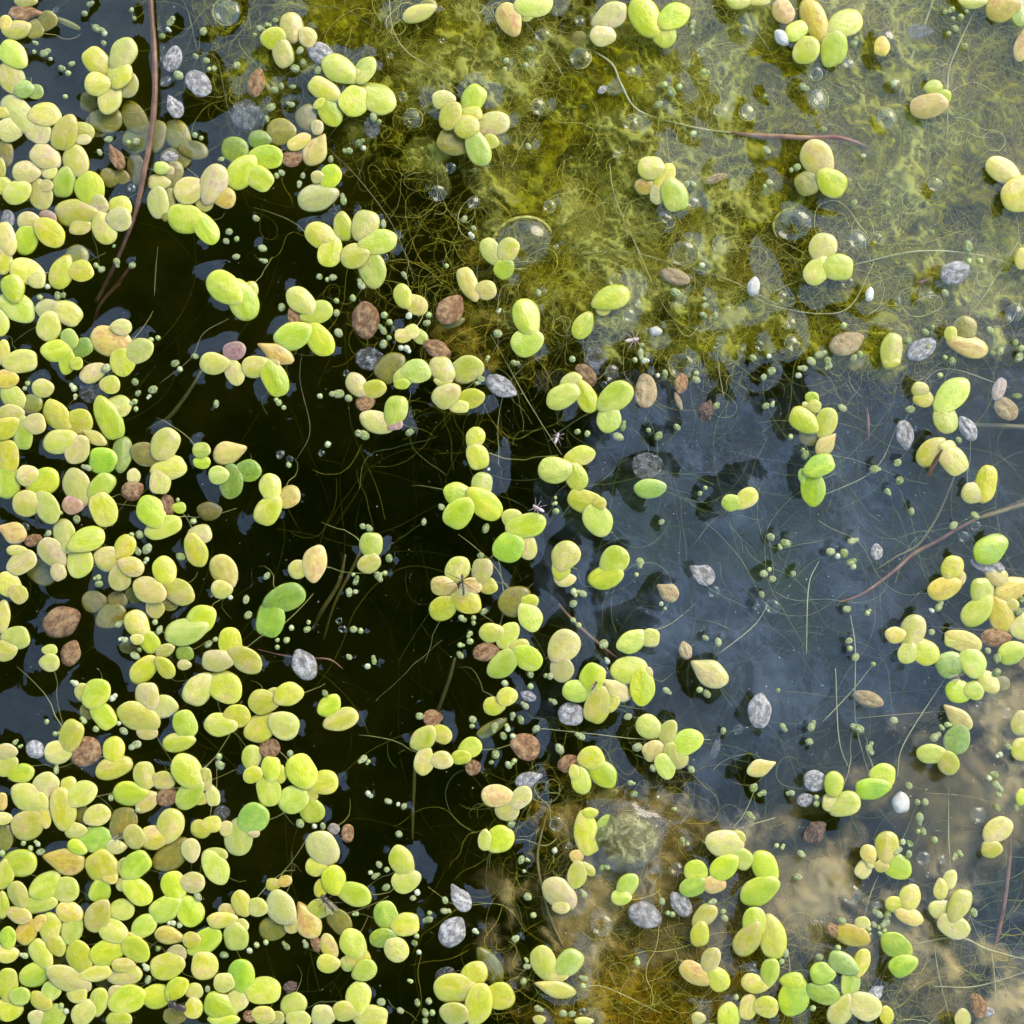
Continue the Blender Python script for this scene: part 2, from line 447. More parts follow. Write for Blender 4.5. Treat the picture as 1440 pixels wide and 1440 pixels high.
GRAINS = """126 6 9.7,119 19 9.7,136 40 12.5,147 47 8.3,146 61 9.7,51 61 6.9,48 73 6.9,62 75 12.5,71 83 6.9,87 96 9.7,96 103 8.3,101 90 9.7,185 14 8.3,189 26 6.9,239 32 11.1,236 41 8.3,228 51 11.1,251 106 15.3,275 79 9.7,290 85 11.1,301 96 9.7,294 97 8.3,286 44 11.1,333 92 11.1,386 126 11.1,396 121 9.7,381 151 12.5,375 167 9.7,153 196 11.1,140 214 9.7,92 136 8.3,274 190 8.3,283 194 6.9,311 224 9.7,360 307 11.1,322 326 11.1,318 339 11.1,333 336 8.3,369 349 11.1,332 361 11.1,372 367 11.1,192 199 11.1,181 200 8.3,396 243 9.7,389 247 8.3,160 346 5.6,376 35 8.3,387 29 9.7,366 40 11.1,358 49 6.9,422 71 12.5,426 88 11.1,415 96 12.5,447 99 11.1,412 122 9.7,410 147 11.1,584 160 9.7,525 165 13.9,533 171 8.3,505 201 12.5,491 212 9.7,511 208 8.3,465 224 9.7,426 247 9.7,421 258 9.7,483 282 11.1,539 315 11.1,666 321 9.7,664 332 8.3,739 91 6.9,653 308 9.7,568 386 9.7,628 374 6.9,744 69 11.1,712 85 8.3,710 97 7.8,743 206 11.1,974 33 13.9,973 46 8.3,934 119 9.7,944 129 12.5,955 122 9.7,926 147 13.9,990 101 9.7,975 188 9.7,1079 212 11.1,965 260 12.5,975 260 8.3,1076 135 6.9,1329 17 6.9,1339 13 9.7,1351 24 9.7,1340 26 6.9,1359 16 6.9,1343 40 11.1,1334 47 6.9,1358 64 6.9,1129 122 12.5,1157 182 11.1,1214 219 7.8,1121 235 11.1,1113 239 6.9,1082 257 11.1,1075 262 6.9,1201 285 11.1,1361 347 15.3,1362 367 9.7,1378 367 9.7,1201 61 11.1,1257 118 9.7,164 368 11.1,186 373 11.1,143 379 11.1,135 373 8.3,67 403 9.7,56 418 9.7,81 416 11.1,89 415 8.3,212 478 8.3,222 475 8.3,274 501 11.1,246 511 12.5,253 519 8.3,149 518 13.9,190 537 13.9,194 553 11.1,189 565 9.7,191 575 8.3,215 548 13.9,210 557 6.9,304 568 11.1,104 546 9.7,106 557 6.9,39 539 8.3,35 546 6.9,392 566 9.7,272 733 9.7,108 730 12.5,124 658 11.1,396 432 12.5,250 703 6.9,86 721 6.1,449 389 11.1,468 390 11.1,460 393 6.9,473 423 8.3,473 440 11.1,496 419 9.7,508 401 12.5,540 443 9.7,548 453 9.7,539 465 12.5,547 475 8.3,539 484 13.9,476 468 13.9,575 444 9.7,603 443 9.7,600 454 11.1,572 490 9.7,564 489 8.3,701 438 6.9,700 469 12.5,676 533 11.1,671 539 6.9,686 503 6.9,723 510 11.1,399 573 8.3,476 554 13.9,490 560 11.1,512 612 13.9,576 608 12.5,461 625 9.7,687 660 5.6,406 654 7.8,510 740 9.7,519 743 11.1,596 734 11.1,621 713 11.1,683 743 12.5,450 557 8.3,757 412 11.1,805 505 9.7,812 607 9.7,826 610 9.7,876 601 11.1,869 614 13.9,912 605 8.3,926 613 11.1,952 601 12.5,903 485 6.9,901 496 10.6,893 506 8.9,906 507 8.9,950 411 12.5,991 430 10.6,989 443 12.5,1006 444 10.6,990 420 6.9,987 373 8.9,979 525 8.3,979 534 11.1,935 525 11.1,925 528 6.9,1059 503 10.6,1081 501 8.9,1085 522 12.5,1074 530 10.6,1077 571 11.7,1086 569 7.8,1007 571 11.1,984 694 7.8,992 686 6.1,930 734 10.6,781 700 5.6,781 708 7.8,782 719 9.7,1152 499 12.5,1141 508 12.5,1164 508 12.5,1164 516 7.8,1130 518 13.3,1123 528 9.7,1184 574 12.5,1112 614 7.8,1132 640 12.5,1129 633 6.9,1186 458 9.7,1276 479 13.9,1301 467 10.6,1311 460 6.9,1392 465 11.7,1407 494 11.7,1428 482 10.6,1433 503 13.9,1436 490 9.7,1339 508 11.7,1329 503 7.8,1280 576 14.4,1348 619 10.6,1329 412 12.5,1229 660 13.9,1236 660 6.9,1262 651 11.7,1265 676 11.7,1248 691 8.3,1282 719 10.6,1371 725 13.3,1341 739 12.5,1322 528 9.7,1305 487 11.1,1200 504 12.5,1209 498 8.3,1430 557 11.1,68 750 11.1,196 752 12.5,185 752 8.3,207 772 13.9,194 776 11.1,206 787 9.7,254 783 11.7,139 821 12.5,138 812 9.7,167 878 10.6,176 900 9.7,169 899 6.9,190 922 12.5,196 914 6.9,224 886 12.5,218 875 8.3,293 906 11.1,303 899 8.3,346 843 11.1,349 865 12.5,324 840 8.3,375 810 12.5,106 961 9.7,158 982 9.7,66 1015 8.3,78 1032 8.3,21 1044 8.3,28 1050 6.9,118 1014 9.7,135 1025 9.7,174 1028 12.5,167 1017 7.8,192 1047 13.9,308 1064 9.7,309 1076 13.3,79 1083 11.1,390 900 6.9,390 910 8.3,547 785 13.9,532 810 13.3,541 806 8.3,497 808 6.9,500 818 10.6,491 833 12.5,500 832 6.9,676 781 10.6,410 883 9.7,432 885 10.6,434 875 6.9,403 900 9.7,497 885 12.5,507 887 7.8,491 924 10.6,526 930 10.6,517 937 8.3,457 975 11.7,590 1007 11.1,665 1012 10.6,664 1021 8.9,511 1067 12.5,518 1071 7.8,408 1060 11.1,649 869 8.9,666 869 8.9,666 876 7.8,661 891 8.3,661 902 9.7,647 907 9.7,647 921 11.1,680 860 11.1,739 993 11.1,721 1006 10.6,732 1012 11.7,708 1035 11.7,714 1025 9.7,721 1035 8.3,696 1022 11.1,697 1061 12.5,691 1072 7.8,715 1076 12.5,723 1070 7.8,710 961 9.7,807 832 9.7,819 835 10.6,806 849 11.1,806 872 8.3,814 879 8.9,900 790 12.5,900 796 7.8,895 808 7.8,930 849 6.9,935 856 6.1,849 906 15.3,854 930 9.7,937 971 11.1,984 970 9.7,994 976 11.1,779 987 10.6,774 951 11.1,767 950 6.9,746 948 11.1,746 965 9.7,883 1008 10.6,754 1025 11.7,787 1053 13.3,817 1036 12.5,918 1080 11.1,972 1082 10.6,992 897 11.1,1010 903 13.3,1017 1028 11.1,896 1051 12.5,1084 755 11.7,1105 764 13.3,1097 770 8.3,1168 776 12.5,1198 761 10.6,1187 778 13.3,1178 782 8.9,1196 791 12.5,1200 797 8.3,1115 807 10.6,1086 814 12.5,1074 807 11.7,1082 801 7.8,1071 836 10.6,1191 857 12.5,1220 862 9.7,1194 901 11.7,1195 912 8.9,1203 924 11.1,1228 934 7.8,1310 889 11.1,1320 854 12.5,1311 859 6.9,1101 1022 11.1,1141 1022 12.5,1138 1043 11.7,1208 1025 14.4,1257 1013 12.5,1222 1053 11.1,1225 1046 6.9,1332 1019 8.9,1325 1024 8.3,1314 1037 13.9,1406 1061 8.9,1418 1050 10.6,1389 915 10.6,1402 926 12.5,1401 946 12.5,1433 860 13.9,1437 844 11.1,1094 971 7.8,1398 1090 12.5,43 1193 9.7,57 1198 11.1,53 1187 7.8,33 1186 7.8,3 1200 9.7,243 1298 9.7,253 1301 9.7,278 1261 12.5,315 1343 11.7,222 1334 9.7,206 1361 9.7,208 1378 11.1,361 1329 9.7,351 1337 9.7,374 1325 8.3,292 1391 11.1,93 1422 9.7,86 1414 8.3,35 1344 9.7,156 1122 11.1,194 1139 8.3,518 1116 9.7,546 1127 11.1,560 1131 7.8,568 1134 11.1,422 1158 12.5,454 1162 11.7,442 1162 8.9,561 1173 11.7,533 1216 11.7,544 1223 8.9,527 1232 11.1,521 1227 7.8,543 1248 11.7,581 1263 10.6,587 1255 8.9,501 1285 7.8,626 1266 11.7,625 1281 10.6,604 1284 7.8,603 1293 10.6,668 1309 7.8,583 1326 11.7,586 1316 7.8,589 1339 8.9,430 1329 10.6,403 1331 10.6,719 1159 11.7,733 1209 10.6,741 1209 6.9,737 1225 5.6,725 1320 10.6,741 1351 7.8,536 1409 11.7,563 1421 10.6,587 1410 10.6,603 1408 11.7,598 1424 11.7,608 1424 8.9,598 1436 10.6,578 1380 7.8,887 1101 9.7,891 1117 12.5,780 1196 9.7,742 1261 12.5,750 1287 9.7,846 1221 11.1,854 1219 9.7,821 1258 10.6,931 1268 10.6,939 1284 8.3,946 1286 8.3,1003 1268 11.7,1017 1282 9.7,1019 1291 10.6,896 1353 9.7,822 1376 10.6,820 1386 8.3,756 1418 11.7,792 1425 10.6,804 1426 10.6,1035 1402 9.7,925 1121 5.6,949 1138 6.1,960 1182 10.6,967 1187 5.6,741 1359 10.6,736 1380 9.7,1060 1108 11.7,1073 1115 11.7,1054 1146 11.7,1113 1115 11.7,1148 1121 7.8,1148 1130 10.6,1127 1201 13.3,1092 1189 7.8,1100 1192 7.8,1121 1233 11.7,1290 1128 10.6,1293 1150 13.9,1298 1169 11.7,1291 1169 7.8,1314 1181 9.7,1269 1184 9.7,1279 1187 13.3,1264 1195 11.7,1278 1201 13.3,1343 1204 10.6,1349 1199 7.8,1391 1094 9.7,1401 1104 13.3,1404 1118 12.5,1402 1136 12.5,1301 1128 11.7,1236 1286 13.9,1248 1287 11.1,1246 1297 11.7,1229 1300 10.6,1236 1304 7.8,1244 1309 8.3,1239 1314 7.8,1184 1295 12.5,1178 1333 8.9,1152 1346 11.7,1099 1352 9.7,1105 1340 11.1,1143 1418 9.7,1369 1283 13.9,1429 1136 10.6,1278 1105 10.6,1222 1307 7.8"""
BUBBLES = """233 114 19.4,228 69 8.9,228 81 7.8,224 39 7.8,227 90 10,78 14 11.1,185 264 13.9,319 17 44.4,566 136 16.7,622 57 10,666 285 22.2,616 272 25,633 236 16.7,640 303 8.3,541 362 15.6,580 167 30.6,548 78 10,672 239 8.3,758 151 27.8,815 81 30.6,887 175 27.8,1051 158 25,1012 156 22.2,974 285 22.2,772 290 21.1,937 308 26.7,815 29 15.6,1047 42 13.9,1003 354 10,867 217 13.9,985 74 13.9,782 346 10,887 100 16.7,762 49 25,960 358 47.2,1146 103 22.2,1193 89 19.4,1315 260 21.1,1115 317 50,1205 338 27.8,1234 336 16.7,1151 139 36.1,1246 167 27.8,1257 118 15.6,394 639 14.4,35 653 11.1,407 646 11.1,452 637 11.1,487 525 11.1,860 525 26.7,849 541 10,897 426 15.6,885 444 23.3,865 393 17.8,908 465 10,1068 486 16.7,1042 496 12.2,1023 434 11.1,958 514 36.1,1007 486 10,1112 455 23.3,1115 484 30.6,1101 419 19.4,1373 418 11.1,1262 423 12.2,1296 418 12.2,1309 415 11.1,1426 441 27.8,1191 397 15.6,1372 740 15.6,36 740 13.9,482 885 14.4,477 873 10,703 1014 10,1004 832 19.4,1038 1026 15.6,854 943 12.2,1355 755 16.7,1086 853 23.3,1415 1003 16.7,1376 990 11.1,1064 853 10,951 1222 25,800 1190 12.2,819 1423 13.9,782 1159 22.2,846 1301 36.1,921 1223 13.9,1196 1257 36.1,1298 1207 23.3,1232 1273 15.6,1059 1361 13.9,1157 1293 11.1,1145 1297 11.1,1222 1316 11.1,1282 1239 11.1,1376 1146 23.3,1305 1230 8.3,1325 1209 15.6"""

def P2(px, py, z=0.0):
    """point of the place seen at that pixel when it lies at height z"""
    k = (CAM_H-z)/CAM_H
    return Vector(((px-720)/PX*k, (720-py)/PX*k, z))
plants = [[(int(a), int(b), int(c), int(d_), int(e), f) for a, b, c, d_, e, f in (q.split() for q in l.split(';'))] for l in PLANTS.strip().split('\n')]
dead = [(int(a), int(b), int(c), int(d_), int(e), f) for a, b, c, d_, e, f in (l.split() for l in DEAD.strip().split('\n'))]
grains = [tuple(float(v) for v in q.split()) for q in GRAINS.split(',')]
bubbles = [tuple(float(v) for v in q.split()) for q in BUBBLES.split(',')]
is_sunken = lambda p: all(q[5] == 'o' for q in p)

# ------------------------------------------------------------------ material helpers
def lin(c):
    c = c/255.0
    return c/12.92 if c <= 0.04045 else ((c+0.055)/1.055)**2.4
def rgb(r, g, b, k=1.0): return (lin(r)*k, lin(g)*k, lin(b)*k, 1.0)
class N:
    """tiny node-tree writer"""
    def __init__(s, name):
        s.m = bpy.data.materials.new(name); s.m.use_nodes = True; s.t = s.m.node_tree; s.t.nodes.clear()
        s.out = s.t.nodes.new('ShaderNodeOutputMaterial')
    def n(s, typ, ins=None, **kw):
        x = s.t.nodes.new(typ)
        for k, v in kw.items(): setattr(x, k, v)
        for k, v in (ins or {}).items():
            if isinstance(v, bpy.types.NodeSocket): s.t.links.new(v, x.inputs[k])
            else: x.inputs[k].default_value = v
        return x
    def math(s, op, a, b=0.0, c=0.0, clamp=False):
        x = s.n('ShaderNodeMath', operation=op, use_clamp=clamp)
        for i, v in enumerate((a, b, c)):
            if isinstance(v, bpy.types.NodeSocket): s.t.links.new(v, x.inputs[i])
            else: x.inputs[i].default_value = v
        return x.outputs[0]
    def mix(s, f, a, b):
        x = s.n('ShaderNodeMix', data_type='RGBA')
        for i, v in ((0, f), (6, a), (7, b)):
            if isinstance(v, bpy.types.NodeSocket): s.t.links.new(v, x.inputs[i])
            else: x.inputs[i].default_value = v
        return x.outputs[2]
    def ramp(s, v, lo, hi):
        x = s.n('ShaderNodeMapRange', {0: v, 1: lo, 2: hi, 3: 0.0, 4: 1.0}, interpolation_type='SMOOTHSTEP')
        return x.outputs[0]
    def noise(s, vec, scale, detail=3, rough=0.55, dist=0.0):
        return s.n('ShaderNodeTexNoise', {'Vector': vec, 'Scale': scale, 'Detail': detail, 'Roughness': rough, 'Distortion': dist}).outputs[0]
    def coords(s, per_object=True):
        tc = s.n('ShaderNodeTexCoord'); v = tc.outputs['Object']
        if per_object:
            oi = s.n('ShaderNodeObjectInfo'); s.rand = oi.outputs['Random']
            off = s.n('ShaderNodeCombineXYZ', {0: s.math('MULTIPLY', s.rand, 37.0), 1: s.math('MULTIPLY', s.rand, 91.0), 2: 0.0}).outputs[0]
            s.raw = v
            v = s.n('ShaderNodeVectorMath', {0: v, 1: off}, operation='ADD').outputs[0]
        return v
    def film(s, ior):
        """mirror share of a water film, the same from above and from below"""
        bf = s.n('ShaderNodeNewGeometry').outputs['Backfacing']
        return s.n('ShaderNodeFresnel', {'IOR': s.math('MULTIPLY_ADD', bf, 1/ior-ior, ior)}).outputs[0]
    def done(s, surf): s.t.links.new(surf, s.out.inputs['Surface']); return s.m
MAT = {}
def frond_mat(code, base, pale, blotch, blotch_lo, rough=0.42, sss=0.35):
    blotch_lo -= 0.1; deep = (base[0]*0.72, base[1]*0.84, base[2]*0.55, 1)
    m = N('duckweed_'+code); v = m.coords()
    big = m.noise(v, 2.6, 2); mid = m.noise(v, 7.0, 3); fine = m.noise(v, 26.0, 3)
    c = m.mix(m.ramp(big, 0.35, 0.66), base, pale)
    c = m.mix(m.math('MULTIPLY', m.ramp(m.math('ADD', m.math('MULTIPLY', big, 0.45), m.math('MULTIPLY', mid, 0.55)), blotch_lo, blotch_lo+0.16), 0.75), c, blotch)
    sep = m.n('ShaderNodeSeparateXYZ', {0: m.raw})
    rr = m.math('SQRT', m.math('ADD', m.math('POWER', sep.outputs[0], 2.0), m.math('POWER', sep.outputs[1], 2.0)))
    rim = m.ramp(rr, 0.34, 0.5)                       # thin, yellower margin
    c = m.mix(m.math('MULTIPLY', rim, 0.6), c, pale)
    # one half greener along the midline, partly pigment, partly keel shading painted in
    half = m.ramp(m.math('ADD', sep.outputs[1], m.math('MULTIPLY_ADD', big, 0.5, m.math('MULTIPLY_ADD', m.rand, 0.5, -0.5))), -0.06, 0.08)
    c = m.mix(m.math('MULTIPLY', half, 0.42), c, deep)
    # paler, faintly flushed where the blade joins its sisters
    c = m.mix(m.math('MULTIPLY', m.math('SUBTRACT', 1.0, m.ramp(m.math('ADD', sep.outputs[0], m.math('MULTIPLY', mid, 0.25)), -0.42, -0.12)), 0.4), c, blotch)
    vor = m.n('ShaderNodeTexVoronoi', {'Vector': v, 'Scale': 20.0}, feature='F1').outputs[0]
    spot = m.math('SUBTRACT', 1.0, m.ramp(vor, 0.10, 0.24))
    c = m.mix(m.math('MULTIPLY', spot, m.math('MULTIPLY', m.ramp(mid, 0.45, 0.7), 0.4)), c, tuple(x*0.5 for x in blotch[:3])+(1,))
    glints = m.n('ShaderNodeTexVoronoi', {'Vector': v, 'Scale': 33.0}, feature='F1').outputs[0]
    c = m.mix(m.math('MULTIPLY', m.math('SUBTRACT', 1.0, m.ramp(glints, 0.08, 0.26)), m.math('MULTIPLY', m.ramp(m.noise(v, 5.0, 1), 0.42, 0.62), 0.5)), c, (0.86, 0.86, 0.66, 1))  # pale dots paint the waxy surface's tiny glints into the colour
    grain = m.math('MULTIPLY_ADD', fine, 0.34, 0.84)
    hs = m.n('ShaderNodeHueSaturation', {'Color': c, 'Hue': m.math('MULTIPLY_ADD', m.rand, 0.02, 0.479), 'Saturation': m.math('MULTIPLY_ADD', m.math('FRACT', m.math('MULTIPLY', m.rand, 7.3)), 0.22, 0.97),
            'Value': m.math('MULTIPLY', grain, m.math('MULTIPLY_ADD', m.math('FRACT', m.math('MULTIPLY', m.rand, 13.7)), 0.32, 0.84))})
    b1 = m.n('ShaderNodeBump', {'Height': m.math('ADD', fine, m.math('MULTIPLY', vor, 0.6)), 'Strength': 0.12, 'Distance': 0.02})
    b2 = m.n('ShaderNodeBump', {'Height': mid, 'Strength': 0.2, 'Distance': 0.04, 'Normal': b1.outputs[0]})
    p = m.n('ShaderNodeBsdfPrincipled', {'Base Color': hs.outputs[0], 'Roughness': m.math('MULTIPLY_ADD', fine, 0.4, rough-0.22), 'Specular IOR Level': 0.6, 'Normal': b2.outputs[0],
            'Coat Weight': 0.3, 'Coat Roughness': 0.22, 'Subsurface Weight': sss, 'Subsurface Radius': (1.0, 1.0, 0.3), 'Subsurface Scale': 0.05})
    MAT[code] = m.done(p.outputs[0])
K = 0.56
pink = rgb(190, 160, 140, K); tan = rgb(196, 160, 95, K)
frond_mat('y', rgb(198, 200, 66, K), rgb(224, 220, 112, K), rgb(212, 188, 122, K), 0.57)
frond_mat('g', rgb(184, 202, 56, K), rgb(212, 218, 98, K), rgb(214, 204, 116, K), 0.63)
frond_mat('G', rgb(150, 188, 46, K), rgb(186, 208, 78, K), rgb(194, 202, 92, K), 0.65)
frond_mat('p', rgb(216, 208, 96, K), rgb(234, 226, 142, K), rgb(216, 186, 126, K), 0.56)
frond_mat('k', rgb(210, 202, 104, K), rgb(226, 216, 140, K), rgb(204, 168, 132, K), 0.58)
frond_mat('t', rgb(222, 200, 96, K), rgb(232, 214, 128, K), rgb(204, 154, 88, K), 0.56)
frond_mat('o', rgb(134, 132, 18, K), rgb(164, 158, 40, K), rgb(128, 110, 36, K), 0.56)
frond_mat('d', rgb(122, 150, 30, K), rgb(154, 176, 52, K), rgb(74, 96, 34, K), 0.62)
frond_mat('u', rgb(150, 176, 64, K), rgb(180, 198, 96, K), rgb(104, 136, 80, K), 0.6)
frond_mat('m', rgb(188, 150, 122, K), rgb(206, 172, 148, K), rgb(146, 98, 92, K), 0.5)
def dead_mat(code, a, b, spotc, lo, alpha=None, rough=0.75, bump=0.7):
    m = N('dead_frond_'+code); v = m.coords()
    n1 = m.noise(v, 5.0, 5, 0.7); n2 = m.noise(v, 16.0, 4, 0.75); n3 = m.noise(v, 2.0, 2)
    c = m.mix(m.ramp(n1, 0.42, 0.58), a, b)
    c = m.mix(m.ramp(m.math('ADD', m.math('MULTIPLY', n2, 0.7), m.math('MULTIPLY', n3, 0.3)), lo, lo+0.07), c, spotc)
    hs = m.n('ShaderNodeHueSaturation', {'Color': c, 'Value': m.math('MULTIPLY_ADD', m.rand, 0.4, 0.75)})
    bp = m.n('ShaderNodeBump', {'Height': m.math('ADD', n2, n1), 'Strength': bump, 'Distance': 0.06})
    p = m.n('ShaderNodeBsdfPrincipled', {'Base Color': hs.outputs[0], 'Roughness': rough, 'Normal': bp.outputs[0]})
    s = p.outputs[0]
    if alpha is not None:
        tr = m.n('ShaderNodeBsdfTransparent')
        f = m.math('MULTIPLY_ADD', m.ramp(n1, 0.42, 0.66), alpha[1]-alpha[0], alpha[0])
        s = m.n('ShaderNodeMixShader', {0: f, 1: tr.outputs[0], 2: s}).outputs[0]
    MAT['dead_'+code] = m.done(s)
dead_mat('w', rgb(184, 176, 166, K), rgb(238, 230, 222, K), rgb(110, 92, 80, K), 0.57, alpha=(0.72, 1.0))
dead_mat('b', rgb(168, 114, 68, K), rgb(216, 170, 114, K), rgb(96, 62, 40, K), 0.585, rough=0.4, alpha=(0.82, 1.0))
dead_mat('t', rgb(206, 172, 118, K), rgb(222, 200, 150, K), rgb(150, 104, 64, K), 0.56)
dead_mat('k', rgb(206, 184, 160, K), rgb(222, 204, 184, K), rgb(130, 84, 84, K), 0.56)
dead_mat('c', rgb(222, 212, 196, K), rgb(242, 236, 224, K), rgb(186, 168, 140, K), 0.62, bump=0.35)
dead_mat('f', rgb(150, 150, 150, K), rgb(190, 190, 186, K), rgb(120, 116, 100, K), 0.55, alpha=(0.12, 0.75), rough=0.25)
MAT['b'] = MAT['dead_b']
def grain_mat():
    m = N('watermeal'); v = m.coords()
    c = m.mix(m.rand, rgb(150, 166, 76, K), rgb(200, 206, 136, K))
    n1 = m.noise(v, 2.6, 3, 0.6)
    c = m.mix(m.ramp(n1, 0.5, 0.66), c, rgb(216, 218, 184, K)); c = m.mix(m.math('SUBTRACT', 1.0, m.ramp(n1, 0.3, 0.42)), c, rgb(112, 134, 56, K))
    bp = m.n('ShaderNodeBump', {'Height': m.noise(v, 6.0, 3), 'Strength': 0.6, 'Distance': 0.15})
    p = m.n('ShaderNodeBsdfPrincipled', {'Base Color': c, 'Roughness': 0.3, 'Normal': bp.outputs[0]})
    MAT['grain'] = m.done(p.outputs[0])
grain_mat()
def plain(name, a, b, scale=3.0, rough=0.5, bump=0.3, per_object=True, spec=0.5):
    m = N(name); v = m.coords(per_object)
    n1 = m.noise(v, scale, 4, 0.6)
    c = m.mix(m.ramp(n1, 0.35, 0.65), a, b)
    bp = m.n('ShaderNodeBump', {'Height': n1, 'Strength': bump, 'Distance': 0.03})
    p = m.n('ShaderNodeBsdfPrincipled', {'Base Color': c, 'Roughness': rough, 'Normal': bp.outputs[0], 'Specular IOR Level': spec})
    MAT[name] = m.done(p.outputs[0]); return MAT[name]
plain('brown_stem', rgb(92, 60, 40, 0.7), rgb(142, 104, 78, 0.7), 3.0, 0.4)
plain('red_stem', rgb(96, 52, 40, 0.8), rgb(140, 104, 74, 0.8), 3.0, 0.5)
plain('olive_stem', rgb(104, 92, 44, 0.8), rgb(130, 118, 66, 0.8), 1.6, 0.5)
plain('pale_strand', rgb(132, 130, 74), rgb(164, 160, 108), 1.0, 0.5)
plain('dark_strand', rgb(84, 84, 40, 0.7), rgb(120, 116, 60, 0.7), 1.0, 0.5)
plain('insect_dark', rgb(34, 28, 22), rgb(62, 50, 36), 9.0, 0.3)
plain('insect_pale', rgb(176, 150, 146, .8), rgb(206, 186, 180, .8), 9.0, 0.4)
plain('debris_dark', rgb(58, 42, 34), rgb(104, 80, 64), 8.0, 0.7, 1.0)
plain('blocker_leaf', rgb(40, 56, 24), rgb(60, 78, 34), 0.3, 0.6)
plain('blocker_bark', rgb(70, 58, 46), rgb(96, 82, 66), 0.5, 0.8)
plain('pond_mud', rgb(62, 64, 20), rgb(92, 86, 34), 0.8, 0.9, 0.6, False, 0.1)
plain('duckweed_beyond', rgb(192, 198, 70, K), rgb(216, 212, 110, K), 1.2, 0.45)
plain('speck', rgb(190, 190, 170, .8), rgb(220, 220, 205, .8), 1.0, 0.5)
def wing_mat():
    m = N('insect_wing')
    s = m.n('ShaderNodeMixShader', {0: 0.35, 1: m.n('ShaderNodeBsdfTransparent').outputs[0], 2: m.n('ShaderNodeBsdfPrincipled', {'Base Color': rgb(150, 140, 110), 'Roughness': 0.2}).outputs[0]})
    MAT['wing'] = m.done(s.outputs[0])
wing_mat()
def water_mat():
    m = N('water')
    fr = m.film(1.6)
    gl = m.n('ShaderNodeBsdfGlossy', {'Roughness': 0.0, 'Color': (1, 1, 1, 1)})
    s = m.n('ShaderNodeMixShader', {0: fr, 1: m.n('ShaderNodeBsdfTransparent').outputs[0], 2: gl.outputs[0]})
    va = m.n('ShaderNodeVolumeAbsorption', {'Color': (0.62, 0.65, 0.2, 1), 'Density': 0.42})
    m.t.links.new(va.outputs[0], m.out.inputs['Volume'])
    MAT['water'] = m.done(s.outputs[0])
water_mat()
def bubble_mats():
    m = N('bubble_film')
    fr = m.film(1.5)
    gl = m.n('ShaderNodeBsdfGlossy', {'Roughness': 0.06, 'Color': (0.9, 0.9, 0.75, 1)})
    MAT['bubble_film'] = m.done(m.n('ShaderNodeMixShader', {0: fr, 1: m.n('ShaderNodeBsdfTransparent').outputs[0], 2: gl.outputs[0]}).outputs[0])
    MAT['bubble_air'] = MAT['bubble_film']
bubble_mats()
plain('refraction_rim', rgb(104, 98, 22), rgb(160, 154, 70), 6.0, 0.15, 0.5)  # yellow arc colour imitating light refracted at the bubble edge
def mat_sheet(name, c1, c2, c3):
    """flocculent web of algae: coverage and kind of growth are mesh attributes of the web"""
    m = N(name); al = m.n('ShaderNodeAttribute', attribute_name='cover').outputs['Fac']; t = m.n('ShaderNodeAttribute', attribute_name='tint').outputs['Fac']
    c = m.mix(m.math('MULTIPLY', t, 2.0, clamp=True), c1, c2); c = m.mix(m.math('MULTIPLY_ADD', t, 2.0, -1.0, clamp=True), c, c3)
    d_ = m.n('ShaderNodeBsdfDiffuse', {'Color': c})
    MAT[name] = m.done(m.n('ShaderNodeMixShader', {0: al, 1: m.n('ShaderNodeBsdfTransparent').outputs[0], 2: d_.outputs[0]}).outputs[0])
mat_sheet('algae_mat', rgb(96, 90, 5), rgb(128, 124, 26), rgb(148, 146, 70))
mat_sheet('silt', rgb(110, 96, 56), rgb(136, 118, 72), rgb(172, 152, 102))
mat_sheet('amber_algae', rgb(96, 72, 4), rgb(128, 100, 16), rgb(146, 122, 40))
mat_sheet('sky_tint_algae', rgb(54, 66, 50), rgb(58, 68, 78), rgb(82, 92, 114))  # algae web tinted blue, painting extra sky reflection into the water
def hair_mat(name, a, b, c):
    m = N(name); hi = m.n('ShaderNodeHairInfo'); r = hi.outputs['Random']
    cc = m.mix(m.ramp(r, 0.0, 0.6), a, b); cc = m.mix(m.ramp(r, 0.8, 1.0), cc, c)
    p = m.n('ShaderNodeBsdfDiffuse', {'Color': cc})
    MAT[name] = m.done(p.outputs[0])
hair_mat('filament_yellow', rgb(112, 104, 16), rgb(150, 142, 50), rgb(190, 184, 110))
hair_mat('filament_deep', rgb(58, 60, 18), rgb(84, 82, 32), rgb(92, 70, 38))
hair_mat('filament_green', rgb(78, 92, 46), rgb(108, 118, 70), rgb(150, 152, 112))

# ------------------------------------------------------------------ objects
def link(name, me, mat=None, parent=None, loc=(0, 0, 0)):
    o = bpy.data.objects.new(name, me); col.objects.link(o); o.location = loc
    if mat is not None:
        if len(me.materials) == 0: me.materials.append(None)
        o.material_slots[0].link = 'OBJECT'; o.material_slots[0].material = mat
    if parent is not None: o.parent = parent
    return o
def tag(o, label, cat=None, group=None, kind=None):
    if label: o['label'] = label
    if cat: o['category'] = cat
    if group: o['group'] = group
    if kind: o['kind'] = kind
    return o
def empty(name, loc):
    o = bpy.data.objects.new(name, None); col.objects.link(o); o.location = loc; o.empty_display_size = 0.1; return o
def mesh(name, verts, faces, smooth=True):
    me = bpy.data.meshes.new(name); me.from_pydata([tuple(v) for v in verts], [], faces)
    if smooth: me.polygons.foreach_set('use_smooth', [True]*len(me.polygons))
    me.update(); return me
